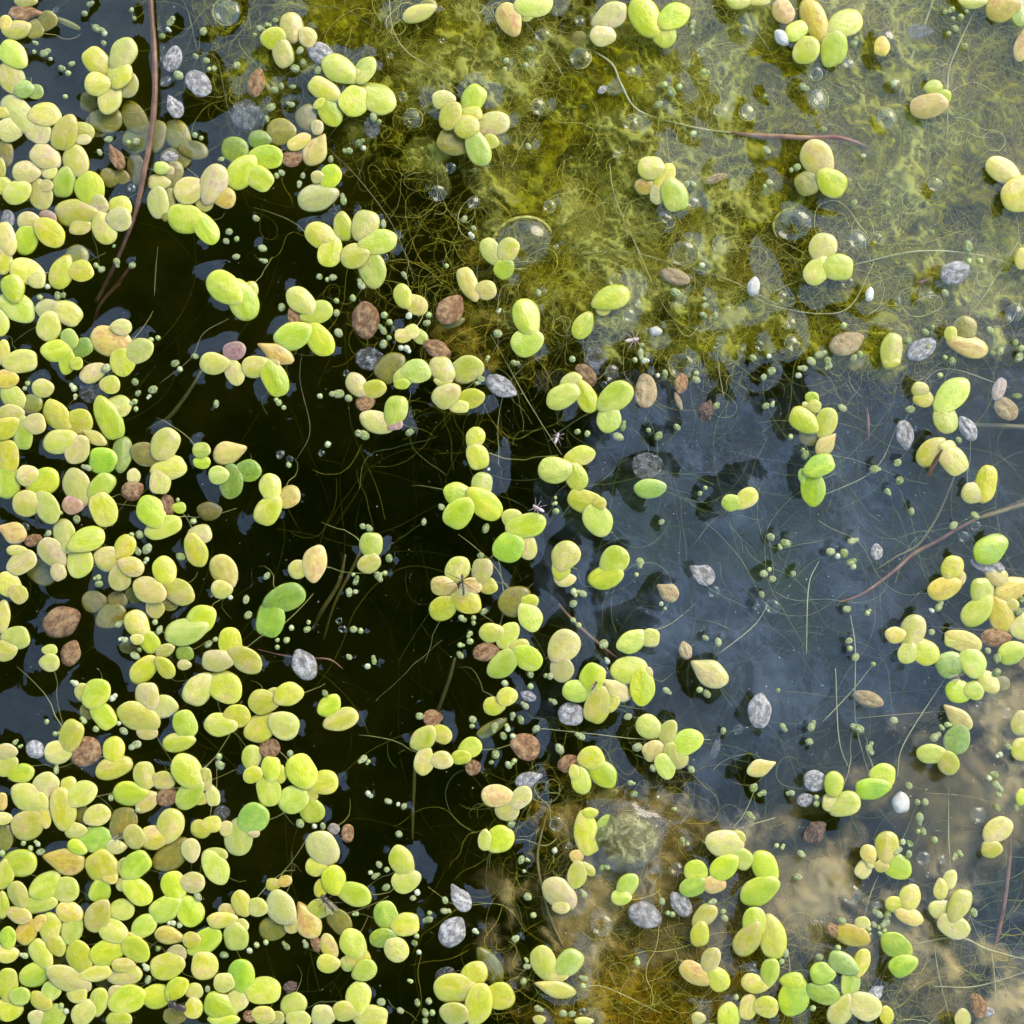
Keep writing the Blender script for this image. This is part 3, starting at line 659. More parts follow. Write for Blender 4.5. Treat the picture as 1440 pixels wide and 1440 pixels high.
def tube(pts, radii, sides=7):
    pts = [Vector(p) for p in pts]; verts = []; faces = []
    for i, p in enumerate(pts):
        t = (pts[min(i+1, len(pts)-1)]-pts[max(i-1, 0)]).normalized()
        u = t.cross(Vector((0, 0, 1)));  u = u.normalized() if u.length > 1e-4 else Vector((1, 0, 0))
        w = t.cross(u)
        for k in range(sides):
            a = 2*math.pi*k/sides
            verts.append(p+(u*math.cos(a)+w*math.sin(a))*radii[i])
    for i in range(len(pts)-1):
        for k in range(sides):
            a = i*sides+k; b = i*sides+(k+1) % sides
            faces.append((a, b, b+sides, a+sides))
    faces.append(tuple(range(sides))[::-1]); n = (len(pts)-1)*sides; faces.append(tuple(range(n, n+sides)))
    return verts, faces
def spline(ctrl, n=8):
    """Catmull-Rom through points (any dimension)"""
    c = [np.array(p, float) for p in ctrl]; c = [2*c[0]-c[1]]+c+[2*c[-1]-c[-2]]; out = []
    for i in range(1, len(c)-2):
        for k in range(n):
            t = k/n; p0, p1, p2, p3 = c[i-1:i+3]
            out.append(0.5*((2*p1)+(-p0+p2)*t+(2*p0-5*p1+4*p2-p3)*t*t+(-p0+3*p1-3*p2+p3)*t**3))
    out.append(c[-2]); return out

# ------------------------------------------------------------------ water surface with the rise of water round each floating thing
LIFT = 0.033; LAM = 0.2
ax = np.concatenate([[-90, -45, -22, -12, -8.5, -7.2], np.linspace(-6.6, 6.6, 620), [7.2, 8.5, 12, 22, 45, 90]])
n_ax = len(ax); GX, GY = np.meshgrid(ax, ax)
H = np.zeros_like(GX)
def press(px, py, L, W, ang, amp, lam=LAM, reach=1.2):
    cx, cy_ = (px-720)/PX, (720-py)/PX; a, b = L/PX/2, W/PX/2
    i0, i1 = np.searchsorted(ax, (cx-a-reach, cx+a+reach)); j0, j1 = np.searchsorted(ax, (cy_-a-reach, cy_+a+reach))
    X = GX[j0:j1, i0:i1]-cx; Y = GY[j0:j1, i0:i1]-cy_
    c, s = math.cos(R(ang)), math.sin(R(ang)); u = X*c+Y*s; w = -X*s+Y*c
    rho = np.sqrt((u/a)**2+(w/b)**2)+1e-6; dist = np.maximum(0, np.sqrt(u*u+w*w)*(1-1/rho))
    sub = H[j0:j1, i0:i1]; h = amp*np.exp(-dist/lam)
    H[j0:j1, i0:i1] = (sub**4+h**4)**0.25
for p in plants:
    if is_sunken(p): continue
    for q in p: press(q[0], q[1], q[2]*0.97, q[3]*0.97, q[4], LIFT*(0.55 if q[5] == 'o' else 1.0)*rnd.uniform(0.6, 1.25))
for q in dead:
    if q[5] != 'f': press(q[0], q[1], q[2], q[3], q[4], LIFT*rnd.uniform(0.3, 0.8))
for x, y, d_ in grains: press(x, y, d_, d_, 0, 0.016, 0.09, 0.5)
for x, y, d_ in bubbles: press(x, y, d_, d_, 0, 0.012, 0.1, 0.5)
H = np.minimum(H, 0.085)
for _ in range(3):
    H[1:-1, 1:-1] = (H[1:-1, 1:-1]*2+H[:-2, 1:-1]+H[2:, 1:-1]+H[1:-1, :-2]+H[1:-1, 2:])/6
# slow ripple of the open water
H += 0.0016*np.sin(GX*1.1+GY*0.7+0.6)+0.0013*np.sin(GX*0.5-GY*1.3+2.0)
def water_z(px, py):
    i = min(max(int(np.searchsorted(ax, (px-720)/PX)), 0), n_ax-1); j = min(max(int(np.searchsorted(ax, (720-py)/PX)), 0), n_ax-1)
    return float(H[j, i])
nv = n_ax*n_ax; co = np.empty((nv+4, 3)); co[:nv, 0] = GX.ravel(); co[:nv, 1] = GY.ravel(); co[:nv, 2] = H.ravel()
co[nv:] = [(-90, -90, -9.6), (90, -90, -9.6), (90, 90, -9.6), (-90, 90, -9.6)]
ii, jj = np.meshgrid(np.arange(n_ax-1), np.arange(n_ax-1)); base = (jj*n_ax+ii).ravel()
quads = np.stack([base, base+1, base+1+n_ax, base+n_ax], 1)
fl = [tuple(int(v) for v in q) for q in quads]
e_bot = list(range(n_ax)); e_top = [(n_ax-1)*n_ax+i for i in range(n_ax)]; e_l = [j*n_ax for j in range(n_ax)]; e_r = [j*n_ax+n_ax-1 for j in range(n_ax)]
fl += [tuple(e_bot[::-1]+[nv, nv+1]), tuple(e_top+[nv+2, nv+3]), tuple(e_l+[nv+3, nv]), tuple(e_r[::-1]+[nv+1, nv+2]), (nv+3, nv+2, nv+1, nv)]
wm = bpy.data.meshes.new('water'); wm.from_pydata(co.tolist(), [], fl)
sm = np.ones(len(fl), bool); sm[-5:] = False; wm.polygons.foreach_set('use_smooth', sm); wm.update()
tag(link('water', wm, MAT['water']), 'still dark pond water rising slightly round each floating frond', kind='structure')
# the muddy bed
bs = np.linspace(-95, 95, 60); v = [(x, y, -5.4+0.7*mnoise.noise(Vector((x*0.15, y*0.15, 0)))) for y in bs for x in bs]
f = [(j*60+i, j*60+i+1, (j+1)*60+i+1, (j+1)*60+i) for j in range(59) for i in range(59)]
tag(link('pond_bed', mesh('pond_bed', v, f), MAT['pond_mud']), 'dark brown mud bed far below the water', kind='structure')

# ------------------------------------------------------------------ added unseen tree shape that blocks the mirrored sky over dark water
def tree():
    HT = 62.0; k = (CAM_H+HT)/CAM_H
    poly = [(60, 230), (300, 200), (400, 130), (430, -300), (1010, -300), (960, 60), (980, 180), (1020, 280), (1100, 350), (1215, 430), (1200, 490), (1080, 500), (960, 512), (880, 530), (885, 560), (845, 640), (835, 720), (880, 780), (800, 850), (785, 930), (850, 1010), (862, 1100), (800, 1190), (820, 1300), (900, 1310), (1010, 1280), (1110, 1345), (1140, 1900), (-400, 1900), (-300, 1150), (40, 1070), (170, 960), (160, 800), (40, 760), (-300, 740), (-300, 340), (40, 320)]
    rj = random.Random(8); dense = []
    for i in range(len(poly)):
        (x1, y1), (x2, y2) = poly[i], poly[(i+1) % len(poly)]; m_ = max(1, int(math.hypot(x2-x1, y2-y1)/45))
        dense += [(x1+(x2-x1)*q/m_+rj.gauss(0, 17), y1+(y2-y1)*q/m_+rj.gauss(0, 17)) for q in range(m_)]
    pp = [((x-720)/PX*k, (720-y)/PX*k) for x, y in dense]
    def inside(x, y):
        c = False
        for i in range(len(pp)):
            (x1, y1), (x2, y2) = pp[i], pp[i-1]
            if (y1 > y) != (y2 > y) and x < (x2-x1)*(y-y1)/(y2-y1)+x1: c = not c
        return c
    rt = random.Random(3); V = []; F = []
    xs = [p[0] for p in pp]; ys = [p[1] for p in pp]; n = 0
    while n < 7000:
        x, y = rt.uniform(min(xs), max(xs)), rt.uniform(min(ys), max(ys))
        if not inside(x, y): continue
        n += 1
        z = HT+rt.gauss(0, 3.0); s = (HT+CAM_H); q = (z+CAM_H)/s
        c = Vector((x*q, y*q, z)); rot = Matrix.Rotation(rt.uniform(0, 6.28), 3, 'Z') @ Matrix.Rotation(rt.uniform(-0.6, 0.6), 3, 'X') @ Matrix.Rotation(rt.uniform(-0.5, 0.5), 3, 'Y')
        L = rt.uniform(2.0, 3.4); W = L*rt.uniform(0.42, 0.6); b = len(V)
        for px_, py_, pz_ in ((-.5, 0, 0), (-.1, -.5, .06), (.25, -.35, .05), (.5, 0, -.08), (.25, .35, .05), (-.1, .5, .06), (0, 0, -.04)):
            V.append(c+rot @ Vector((px_*L, py_*W, pz_*L)))
        F += [(b, b+1, b+6), (b+1, b+2, b+6), (b+2, b+3, b+6), (b+3, b+4, b+6), (b+4, b+5, b+6), (b+5, b, b+6)]
    root = empty('sky_blocker', (-75, -60, 0))
    cr = link('blocker_leaves', mesh('blocker_leaves', V, F, False), MAT['blocker_leaf'], root); cr.location = -root.location
    vv, ff = tube([(-75, -60, -8), (-73, -58, 20), (-66, -52, 44), (-50, -42, 60), (-30, -28, 66), (-12, -14, 68), (-3, 4, 68)], [9, 7.5, 6, 4, 2.6, 1.6, 0.5], 10)
    tr = link('blocker_trunk', mesh('blocker_trunk', vv, ff), MAT['blocker_bark'], root); tr.location = -root.location
    tag(root, 'added unseen leafy tree shape that blocks sky reflection in the dark water', 'tree')
tree()

# ------------------------------------------------------------------ frond shapes (unit length along x, narrow end at -x)
def frond_mesh(name, seed, tip=0.12, H0=0.26, ridge=0.35, crumple=0.0, belly=0.12):
    rs = random.Random(seed); segs, rings = 28, 7
    ph = [rs.uniform(0, 6.28) for _ in range(4)]; am = [rs.uniform(0.0, 0.03) for _ in range(4)]
    skew = rs.uniform(-0.12, 0.12); side = rs.choice((-1, 1))*rs.uniform(0.2, 0.9)
    def outline(t):
        r = 1.0+sum(am[k]*math.sin((k+2)*t+ph[k]) for k in range(4))
        x = 0.5*math.cos(t)*r; y = 0.5*math.sin(t)*r
        s = max(0.0, -math.cos(t)); y *= 1.0-tip*s**1.5*1.6+0.03*max(0, math.cos(t)); x -= tip*0.35*s**4
        return x, y+skew*0.25*(x*x*4-0.3)
    def height(u, x, y):
        dome = 1-u**4.6; yk = y-side*0.10-0.12*side*x
        roof = 1-math.sqrt(yk*yk+0.0012)/0.56
        return H0*(dome*(1-ridge)+ridge*max(roof, 0)*dome**0.75)
    V = []; F = []
    V.append((0, 0, height(0, 0, 0)))
    for i in range(1, rings+1):
        u = (i/rings)**0.8
        for k in range(segs):
            x, y = outline(2*math.pi*k/segs); x *= u; y *= u; z = height(u, x, y)
            if crumple: z += crumple*mnoise.noise(Vector((x*5+seed, y*5, seed*1.7)))*(1.1-u*0.5)
            V.append((x, y, z))
    for i in (1, 2):                                          # rolled underside
        u = (0.985, 0.6)[i-1]; z = (-belly*0.6, -belly)[i-1]
        for k in range(segs):
            x, y = outline(2*math.pi*k/segs); V.append((x*u, y*u, z))
    V.append((0, 0, -belly*1.1)); last = len(V)-1
    for k in range(segs): F.append((0, 1+k, 1+(k+1) % segs))
    for i in range(rings+1):
        a0 = 1+i*segs
        for k in range(segs):
            F.append((a0+k, a0+segs+k, a0+segs+(k+1) % segs, a0+(k+1) % segs))
    a0 = 1+(rings+1)*segs
    for k in range(segs): F.append((a0+k, last, a0+(k+1) % segs))
    me = mesh(name, V, F); me.materials.append(None); return me
FRONDS = [frond_mesh('frond', 10+i, tip=0.03+0.03*(i % 4), ridge=0.25+0.13*(i % 5), H0=0.072+0.011*(i % 4)) for i in range(12)]
TIPPED = [frond_mesh('frond', 40+i, tip=0.3, ridge=0.35, H0=0.1) for i in range(3)]
DEADS = [frond_mesh('dead_frond', 60+i, tip=0.02+0.06*(i % 5), H0=0.11, ridge=0.1, crumple=0.09) for i in range(6)]
EGG = frond_mesh('seed', 90, tip=0.12, H0=0.34, ridge=0.05, belly=0.3)

# ------------------------------------------------------------------ words for the labels
LAND = [('the brown stem', 205, 200), ('the brown stem\'s lower end', 160, 380), ('the big glassy bubble', 735, 342), ('the dark red stick', 1130, 192), ('the red-brown root', 1270, 790), ('the algae-covered bubble', 880, 1176),
        ('the dark crumb', 1146, 1171), ('the rusty teardrop frond', 513, 450), ('the white teardrop frond', 1068, 1000), ('the mosquito', 651, 821), ('the black fly', 1347, 951), ('the lilac-white scrap', 49, 1054),
        ('the long-legged beetle', 461, 1269), ('the squat beetle', 249, 1415), ('the upright brown sliver', 1320, 645), ('the two white fronds', 935, 1280), ('the white red-tipped frond', 636, 1311), ('the grey brown-tipped frond', 428, 935),
        ('the orange crumbled clump', 30, 18), ('the star-shaped plant', 663, 175), ('the bright white scrap', 1273, 611), ('the pale pink egg', 1240, 65), ('the large brown husk', 86, 875), ('the small brown fly', 836, 964), ('the glassy husk', 519, 504),
        ('the curled tan husk', 949, 390), ('the brown crumb', 119, 1057), ('the silver husk', 278, 117), ('the lone yellow frond', 999, 947), ('the green sunken frond', 914, 687)]
NUM = ['', 'single-frond', 'two-frond', 'three-frond', 'four-frond', 'five-frond', 'six-frond', 'seven-frond', 'eight-frond', 'nine-frond', 'ten-frond']
CN = {'y': 'yellow-green', 'g': 'light green', 'G': 'vivid green', 'p': 'pale yellow', 'k': 'pinkish cream', 't': 'tan', 'o': 'olive', 'd': 'dark green', 'u': 'grey-green', 'm': 'purplish', 'b': 'brown', 'w': 'white', 'f': 'glassy grey', 'c': 'smooth white'}
def place(x, y, first=0):
    """near what, and on which side of it"""
    best = sorted(LAND, key=lambda l: (l[1]-x)**2+(l[2]-y)**2)
    n, lx, ly = best[first]; dx, dy = x-lx, y-ly; r = math.hypot(dx, dy)
    if r < 14: n, lx, ly = best[first+1]; dx, dy = x-lx, y-ly; r = math.hypot(dx, dy)
    a = math.degrees(math.atan2(-dy, dx)) % 360
    w = ['right of', 'up and right of', 'above', 'up and left of', 'left of', 'down and left of', 'below', 'down and right of'][int((a+22.5)//45) % 8]
    return ('just ' if r < 60 else 'far ' if r > 130 else '')+w+' '+n
pending = []
def want(o, stem_, x, y, cat, group): pending.append([o, stem_, x, y, cat, group])
ORD = ['leftmost', 'second from left', 'third from left', 'fourth from left', 'fifth from left', 'sixth from left', 'seventh from left', 'eighth from left', 'ninth from left', 'tenth from left']

# ------------------------------------------------------------------ duckweed
def root_mesh(seed):
    rs = random.Random(seed); p = Vector((0, 0, 0)); d_ = Vector((rs.uniform(.2, .8), 0, -1)); pts = []
    for k in range(9):
        pts.append(p.copy()); p = p+d_.normalized()*0.13; d_ += Vector((rs.uniform(-.3, .35), rs.uniform(-.35, .35), 0.06))
    vv, ff = tube(pts, [0.007-0.0004*k for k in range(9)], 5); me = mesh('root', vv, ff); me.materials.append(None); return me
ROOTS = [root_mesh(s) for s in range(6)]
rp = random.Random(21)
for ip, p in enumerate(plants):
    sunk = is_sunken(p)
    n = len(p); cx = sum(q[0]*q[2]*q[3] for q in p)/sum(q[2]*q[3] for q in p); cy0 = sum(q[1]*q[2]*q[3] for q in p)/sum(q[2]*q[3] for q in p)
    z_s = rp.uniform(-0.12, -0.06) if sunk else 0.0
    name = 'sunken_duckweed' if sunk else 'duckweed_plant'
    base = P2(cx, cy0, z_s)
    root = empty(name, base) if n > 1 else None
    order = list(range(n)); rp.shuffle(order)
    for k, q in enumerate(p):
        x, y, L, W, a, c = q
        if n > 1:                                          # narrow end towards the middle of the plant
            dx, dy = x-cx, -(y-cy0); ca, sa = math.cos(R(a)), math.sin(R(a))
            if dx*ca+dy*sa < 0: a += 180
            me = FRONDS[rp.randrange(12)]
        else:
            a += 180; me = TIPPED[rp.randrange(3)] if c in 'pt' and L > 32 else FRONDS[rp.randrange(12)]
        wz = water_z(x, y)
        z = z_s+rp.uniform(-.02, .02) if sunk else wz*0.9+0.012*order[k]+rp.uniform(0, 0.012)+(-0.03 if c == 'o' else 0)
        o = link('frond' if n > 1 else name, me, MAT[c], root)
        if n > 1:                                          # reaches in under its sisters at the joint
            gx, gy = math.cos(R(a)), -math.sin(R(a)); x -= gx*L*0.05; y -= gy*L*0.05; L *= 1.10
        loc = P2(x, y, z); o.location = loc-base if n > 1 else loc
        th = rp.uniform(0.8, 1.15)*0.5*(L+W)/PX
        o.scale = (L/PX*1.08, W/PX*1.1, th)
        o.rotation_euler = (R(rp.uniform(-7, 7)), R(rp.uniform(-6, 6)), R(a)); o.rotation_mode = 'XYZ'
        if n == 1: root = o
    if n > 1 and not sunk:
        ro = link('root', ROOTS[ip % 6], MAT['pale_strand'], root); ro.rotation_euler = (0, 0, rp.uniform(0, 6.28)); ro.location = (0, 0, water_z(cx, cy0)*0.5-0.03); s_ = rp.uniform(0.7, 1.4); ro.scale = (s_, s_, s_)
    cs = {}
    for q in p: cs[q[5]] = cs.get(q[5], 0)+q[2]*q[3]
    cl = sorted(cs, key=lambda c: -cs[c])
    lab = NUM[min(n, 10)]+' '+CN[cl[0]]+' '
    if sunk: lab = 'sunken '+lab
    lab += 'duckweed'
    if len(cl) > 1: lab += ' with '+CN[cl[1]]+' frond'
    want(root, lab, cx, cy0, 'duckweed' if not sunk else 'sunken duckweed', 'duckweed plants afloat' if not sunk else 'sunken duckweed plants')

# the same duckweed cover going on beyond the picture
V = []; F = []; rb = random.Random(31)
for _ in range(900):
    x, y = rb.uniform(-420, 1860), rb.uniform(-420, 1860)
    if -70 < x < 1510 and -70 < y < 1510: continue
    if (x > 700 and rb.random() < 0.75) or (x <= 700 and y < 200 and rb.random() < 0.4): continue
    a = rb.uniform(0, 360)
    for k in range(rb.choice((2, 3, 3, 4))):
        L = rb.uniform(32, 46); t = R(a+k*118+rb.uniform(-15, 15)); me = FRONDS[rb.randrange(12)]; b = len(V)
        c_ = P2(x+math.cos(t)*L*0.45, y-math.sin(t)*L*0.45, 0.012+0.012*k); Mz = Matrix.Rotation(t, 3, 'Z') @ Matrix.Diagonal((L/PX, L*0.8/PX, L*0.9/PX))
        V += [c_+Mz @ v_.co for v_ in me.vertices]; F += [tuple(b+q for q in pl.vertices) for pl in me.polygons]
tag(link('duckweed_cover', mesh('duckweed_cover', V, F), MAT['duckweed_beyond']), 'duckweed cover continuing on the pond beyond the picture', kind='stuff')
# dead, bleached and brown fronds
KIND = {'w': ('dead_frond', 'bleached white dead frond with dark specks'), 'b': ('dead_frond', 'brown rotting dead frond'), 't': ('dead_frond', 'tan dried dead frond'), 'k': ('dead_frond', 'pinkish dead frond'),
        'f': ('dead_frond', 'glassy grey dead frond'), 'c': ('seed', 'smooth white seed')}
for i, (x, y, L, W, a, c) in enumerate(dead):
    z = water_z(x, y)*0.8 if c != 'f' else -0.03
    o = link(KIND[c][0], EGG if c == 'c' else DEADS[rp.randrange(6)], MAT['dead_'+c]); o.location = P2(x, y, z)
    o.scale = (L/PX*1.03, W/PX*1.03, 0.5*(L+W)/PX*rp.uniform(0.8, 1.2)); o.rotation_euler = (R(rp.uniform(-10, 10)), R(rp.uniform(-8, 8)), R(a+180))
    want(o, KIND[c][1], x, y, 'seed' if c == 'c' else 'dead frond', 'dead fronds afloat' if c != 'c' else 'white seeds afloat')

# ------------------------------------------------------------------ watermeal grains
def grain_mesh(seed):
    bm = bmesh.new(); bmesh.ops.create_icosphere(bm, subdivisions=2, radius=0.5)
    for v_ in bm.verts:
        nn = mnoise.noise(v_.co*2.2+Vector((seed*3.1, 0, 0))); v_.co *= 1+0.14*nn
        v_.co.x *= 1.12
    if seed % 2:
        r_ = bmesh.ops.create_icosphere(bm, subdivisions=2, radius=0.3+0.03*seed)
        for v_ in r_['verts']: v_.co += Vector((0.55, 0.12*seed-0.2, 0.05))
    me = bpy.data.meshes.new('watermeal_grain'); bm.to_mesh(me); bm.free()
    me.polygons.foreach_set('use_smooth', [True]*len(me.polygons)); me.materials.append(None); return me
GM = [grain_mesh(i) for i in range(5)]
gs = sorted(grains, key=lambda g: -g[2]); rest_v = []; rest_f = []
for i, (x, y, d_) in enumerate(gs):
    z = water_z(x, y)+0.1*d_/PX; s = d_/PX*rp.uniform(0.78, 1.0); me = GM[rp.choice((0, 0, 1, 2, 2, 3, 4, 4))]
    loc = P2(x, y, z); rz = rp.uniform(0, 6.28)
    if i < 300:
        o = link('watermeal_grain', me, MAT['grain']); o.location = loc; o.scale = (s*rp.uniform(0.95, 1.2), s*rp.uniform(0.82, 1.0), s*0.85); o.rotation_euler = (rp.uniform(-.5, .5), rp.uniform(-.5, .5), rz)
        want(o, 'tiny green watermeal grain', x, y, 'watermeal', 'watermeal grains afloat')
    else:
        b = len(rest_v); Mx = Matrix.Rotation(rz, 3, 'Z')
        rest_v += [tuple(loc+Mx @ (v_.co*s)) for v_ in me.vertices]; rest_f += [tuple(b+k for k in pl.vertices) for pl in me.polygons]
rg = random.Random(5)
for _ in range(420):                                            # dust-sized grains scattered over the pond, also beyond the frame
    x, y = rg.uniform(-500, 1940), rg.uniform(-500, 1940)
    if 0 < x < 1440 and 0 < y < 1440: continue
    s = rg.uniform(6, 12)/PX; b = len(rest_v); me = GM[rg.randrange(5)]; loc = P2(x, y, 0.01)
    rest_v += [tuple(loc+v_.co*s) for v_ in me.vertices]; rest_f += [tuple(b+k for k in pl.vertices) for pl in me.polygons]
tag(link('watermeal_dust', mesh('watermeal_dust', rest_v, rest_f), MAT['grain']), 'scattered smallest watermeal grains dotting the water', kind='stuff')

# ------------------------------------------------------------------ algae under the surface
def blob(X, Y, L):
    o_ = np.zeros_like(X)
    for cx, cy_, sx, sy, a in L: o_ = np.maximum(o_, a*np.exp(-((X-cx)/sx)**2-((Y-cy_)/sy)**2))+0.25*a*np.exp(-((X-cx)/sx)**2-((Y-cy_)/sy)**2)
    return np.minimum(o_, 1.0)
sst = lambda t: np.clip(t, 0, 1)**2*(3-2*np.clip(t, 0, 1))
MATB = [(1180, 130, 360, 220, 1.0), (880, 330, 170, 150, .8), (1270, 380, 180, 120, .85), (660, 110, 150, 110, .6), (480, 20, 170, 60, .7), (1010, 450, 150, 70, .75), (1500, 0, 300, 300, 1.0), (1190, 470, 130, 60, .8), (350, 120, 50, 50, .5)]
def cover_mat(X, Y):
    c = blob(X, Y, MATB); edge = 522+18*np.sin(X*0.021)+10*np.sin(X*0.06+1)
    return c*sst((edge-Y)/40+0.5)
SILT = [(1325, 1120, 110, 70, 1.0), (1350, 1100, 60, 40, .6), (1170, 1215, 130, 80, .7), (1060, 1300, 170, 80, .55), (1230, 1310, 130, 110, .55), (890, 1180, 80, 70, .6), (830, 1290, 110, 80, .5), (1330, 420, 90, 60, .5), (1430, 1000, 60, 80, .6), (1340, 1420, 100, 60, .5)]
cover_silt = lambda X, Y: blob(X, Y, SILT)
HAZEB = [(1120, 760, 330, 260, .75), (1080, 650, 220, 90, .55), (1100, 950, 220, 200, .6), (1000, 760, 120, 80, .45), (1300, 780, 200, 150, .3), (1370, 1300, 110, 140, .45)]
cover_haze = lambda X, Y: blob(X, Y, HAZEB)

# ------------------------------------------------------------------ air bubbles
def bubble_mesh():
    segs, rg_ = 24, 12; V = [(0, 0, 0.62)]; F = []; mi = []
    for i in range(1, rg_):
        t = math.pi*i/rg_
        zz = math.cos(t); zz = zz*0.62 if zz > 0 else zz*0.8
        for k in range(segs): V.append((math.sin(t)*math.cos(2*math.pi*k/segs), math.sin(t)*math.sin(2*math.pi*k/segs), zz))
    V.append((0, 0, -0.8)); L_ = len(V)-1
    for k in range(segs): F.append((0, 1+k, 1+(k+1) % segs)); mi.append(0)
    for i in range(rg_-2):
        a0 = 1+i*segs
        for k in range(segs): F.append((a0+k, a0+segs+k, a0+segs+(k+1) % segs, a0+(k+1) % segs)); mi.append(0 if i < rg_//2-1 else 1)
    a0 = 1+(rg_-2)*segs
    for k in range(segs): F.append((a0+k, L_, a0+(k+1) % segs)); mi.append(1)
    me = mesh('air_bubble', V, F); me.materials.append(MAT['bubble_film']); me.materials.append(MAT['bubble_air'])
    me.polygons.foreach_set('material_index', mi); return me
BM_ = bubble_mesh()
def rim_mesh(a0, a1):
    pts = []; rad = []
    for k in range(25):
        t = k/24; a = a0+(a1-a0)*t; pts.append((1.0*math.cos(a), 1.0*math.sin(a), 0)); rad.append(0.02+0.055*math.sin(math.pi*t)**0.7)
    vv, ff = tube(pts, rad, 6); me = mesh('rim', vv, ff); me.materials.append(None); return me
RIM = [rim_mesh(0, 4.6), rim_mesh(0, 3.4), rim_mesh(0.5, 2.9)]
for x, y, d_ in bubbles:
    o = bpy.data.objects.new('air_bubble', BM_); col.objects.link(o); r = d_/2/PX
    o.location = P2(x, y, water_z(x, y)*0.6-r*0.12); o.scale = (r*rp.uniform(.8, 1.1), r*rp.uniform(.8, 1.1), r*0.6); o.rotation_euler = (R(rp.uniform(-12, 12)), R(rp.uniform(-12, 12)), rp.uniform(0, 3))
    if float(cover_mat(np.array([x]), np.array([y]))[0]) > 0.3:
        rim = link('rim', RIM[int(x) % 3], MAT['refraction_rim'], o); rim.rotation_euler = (0, 0, rp.uniform(0, 6.28)); rim.location = (0, 0, 0.02)  # added arc, its colour painting the bright refracted edge
    want(o, ('large' if d_ > 40 else 'small' if d_ < 15 else 'mid-sized')+' clear air bubble', x, y, 'bubble', 'air bubbles')
# the big glassy bubble and the dome of gas under algae
o = bpy.data.objects.new('air_bubble', BM_); col.objects.link(o); o.location = P2(735, 342, 0.0); o.scale = (0.36, 0.30, 0.26); o.rotation_euler = (0, 0, R(20))
rim = link('rim', RIM[0], MAT['refraction_rim'], o); rim.scale = (1.0, 1.0, 0.5)
tag(o, 'biggest glassy bubble, beside a yellow-green plant at the algae edge', 'bubble', 'air bubbles')

OLB = [(970, 1390, 170, 110, 1.0), (880, 1290, 100, 80, .5), (1330, 1390, 110, 70, .5), (680, 430, 130, 120, .25), (860, 1170, 110, 80, .6)]
cover_olive = lambda X, Y: blob(X, Y, OLB)
LAT = np.random.RandomState(77).rand(8, 256, 256)
def vn(X, Y, s):
    """smooth lattice noise, 0..1"""
    xi = np.floor(X).astype(int); yi = np.floor(Y).astype(int); fx = X-xi; fy = Y-yi; fx = fx*fx*(3-2*fx); fy = fy*fy*(3-2*fy); G = LAT[s % 8]
    a = G[yi % 256, xi % 256]; b_ = G[yi % 256, (xi+1) % 256]; c_ = G[(yi+1) % 256, xi % 256]; d2 = G[(yi+1) % 256, (xi+1) % 256]
    return (a*(1-fx)+b_*fx)*(1-fy)+(c_*(1-fx)+d2*fx)*fy
def fbm(X, Y, s, o_=5, g=0.55):
    t = 0; a = 1; w = 0
    for k in range(o_):
        X, Y = X*0.8-Y*0.6, X*0.6+Y*0.8; t = t+a*vn(X*2**k+13*k+s*5.7+40, Y*2**k+7*k+s*3.1+40, s+k); w += a; a *= g
    return t/w
def ridged(X, Y, s, o_=4):
    t = 0; a = 1; w = 0
    for k in range(o_):
        X, Y = X*0.8-Y*0.6, X*0.6+Y*0.8; t = t+a*(1-np.abs(2*vn(X*2**k+9*k+s*2.3, Y*2**k+5*k+s*8.1, s+k)-1))**3; w += a; a *= 0.7
    return t/w
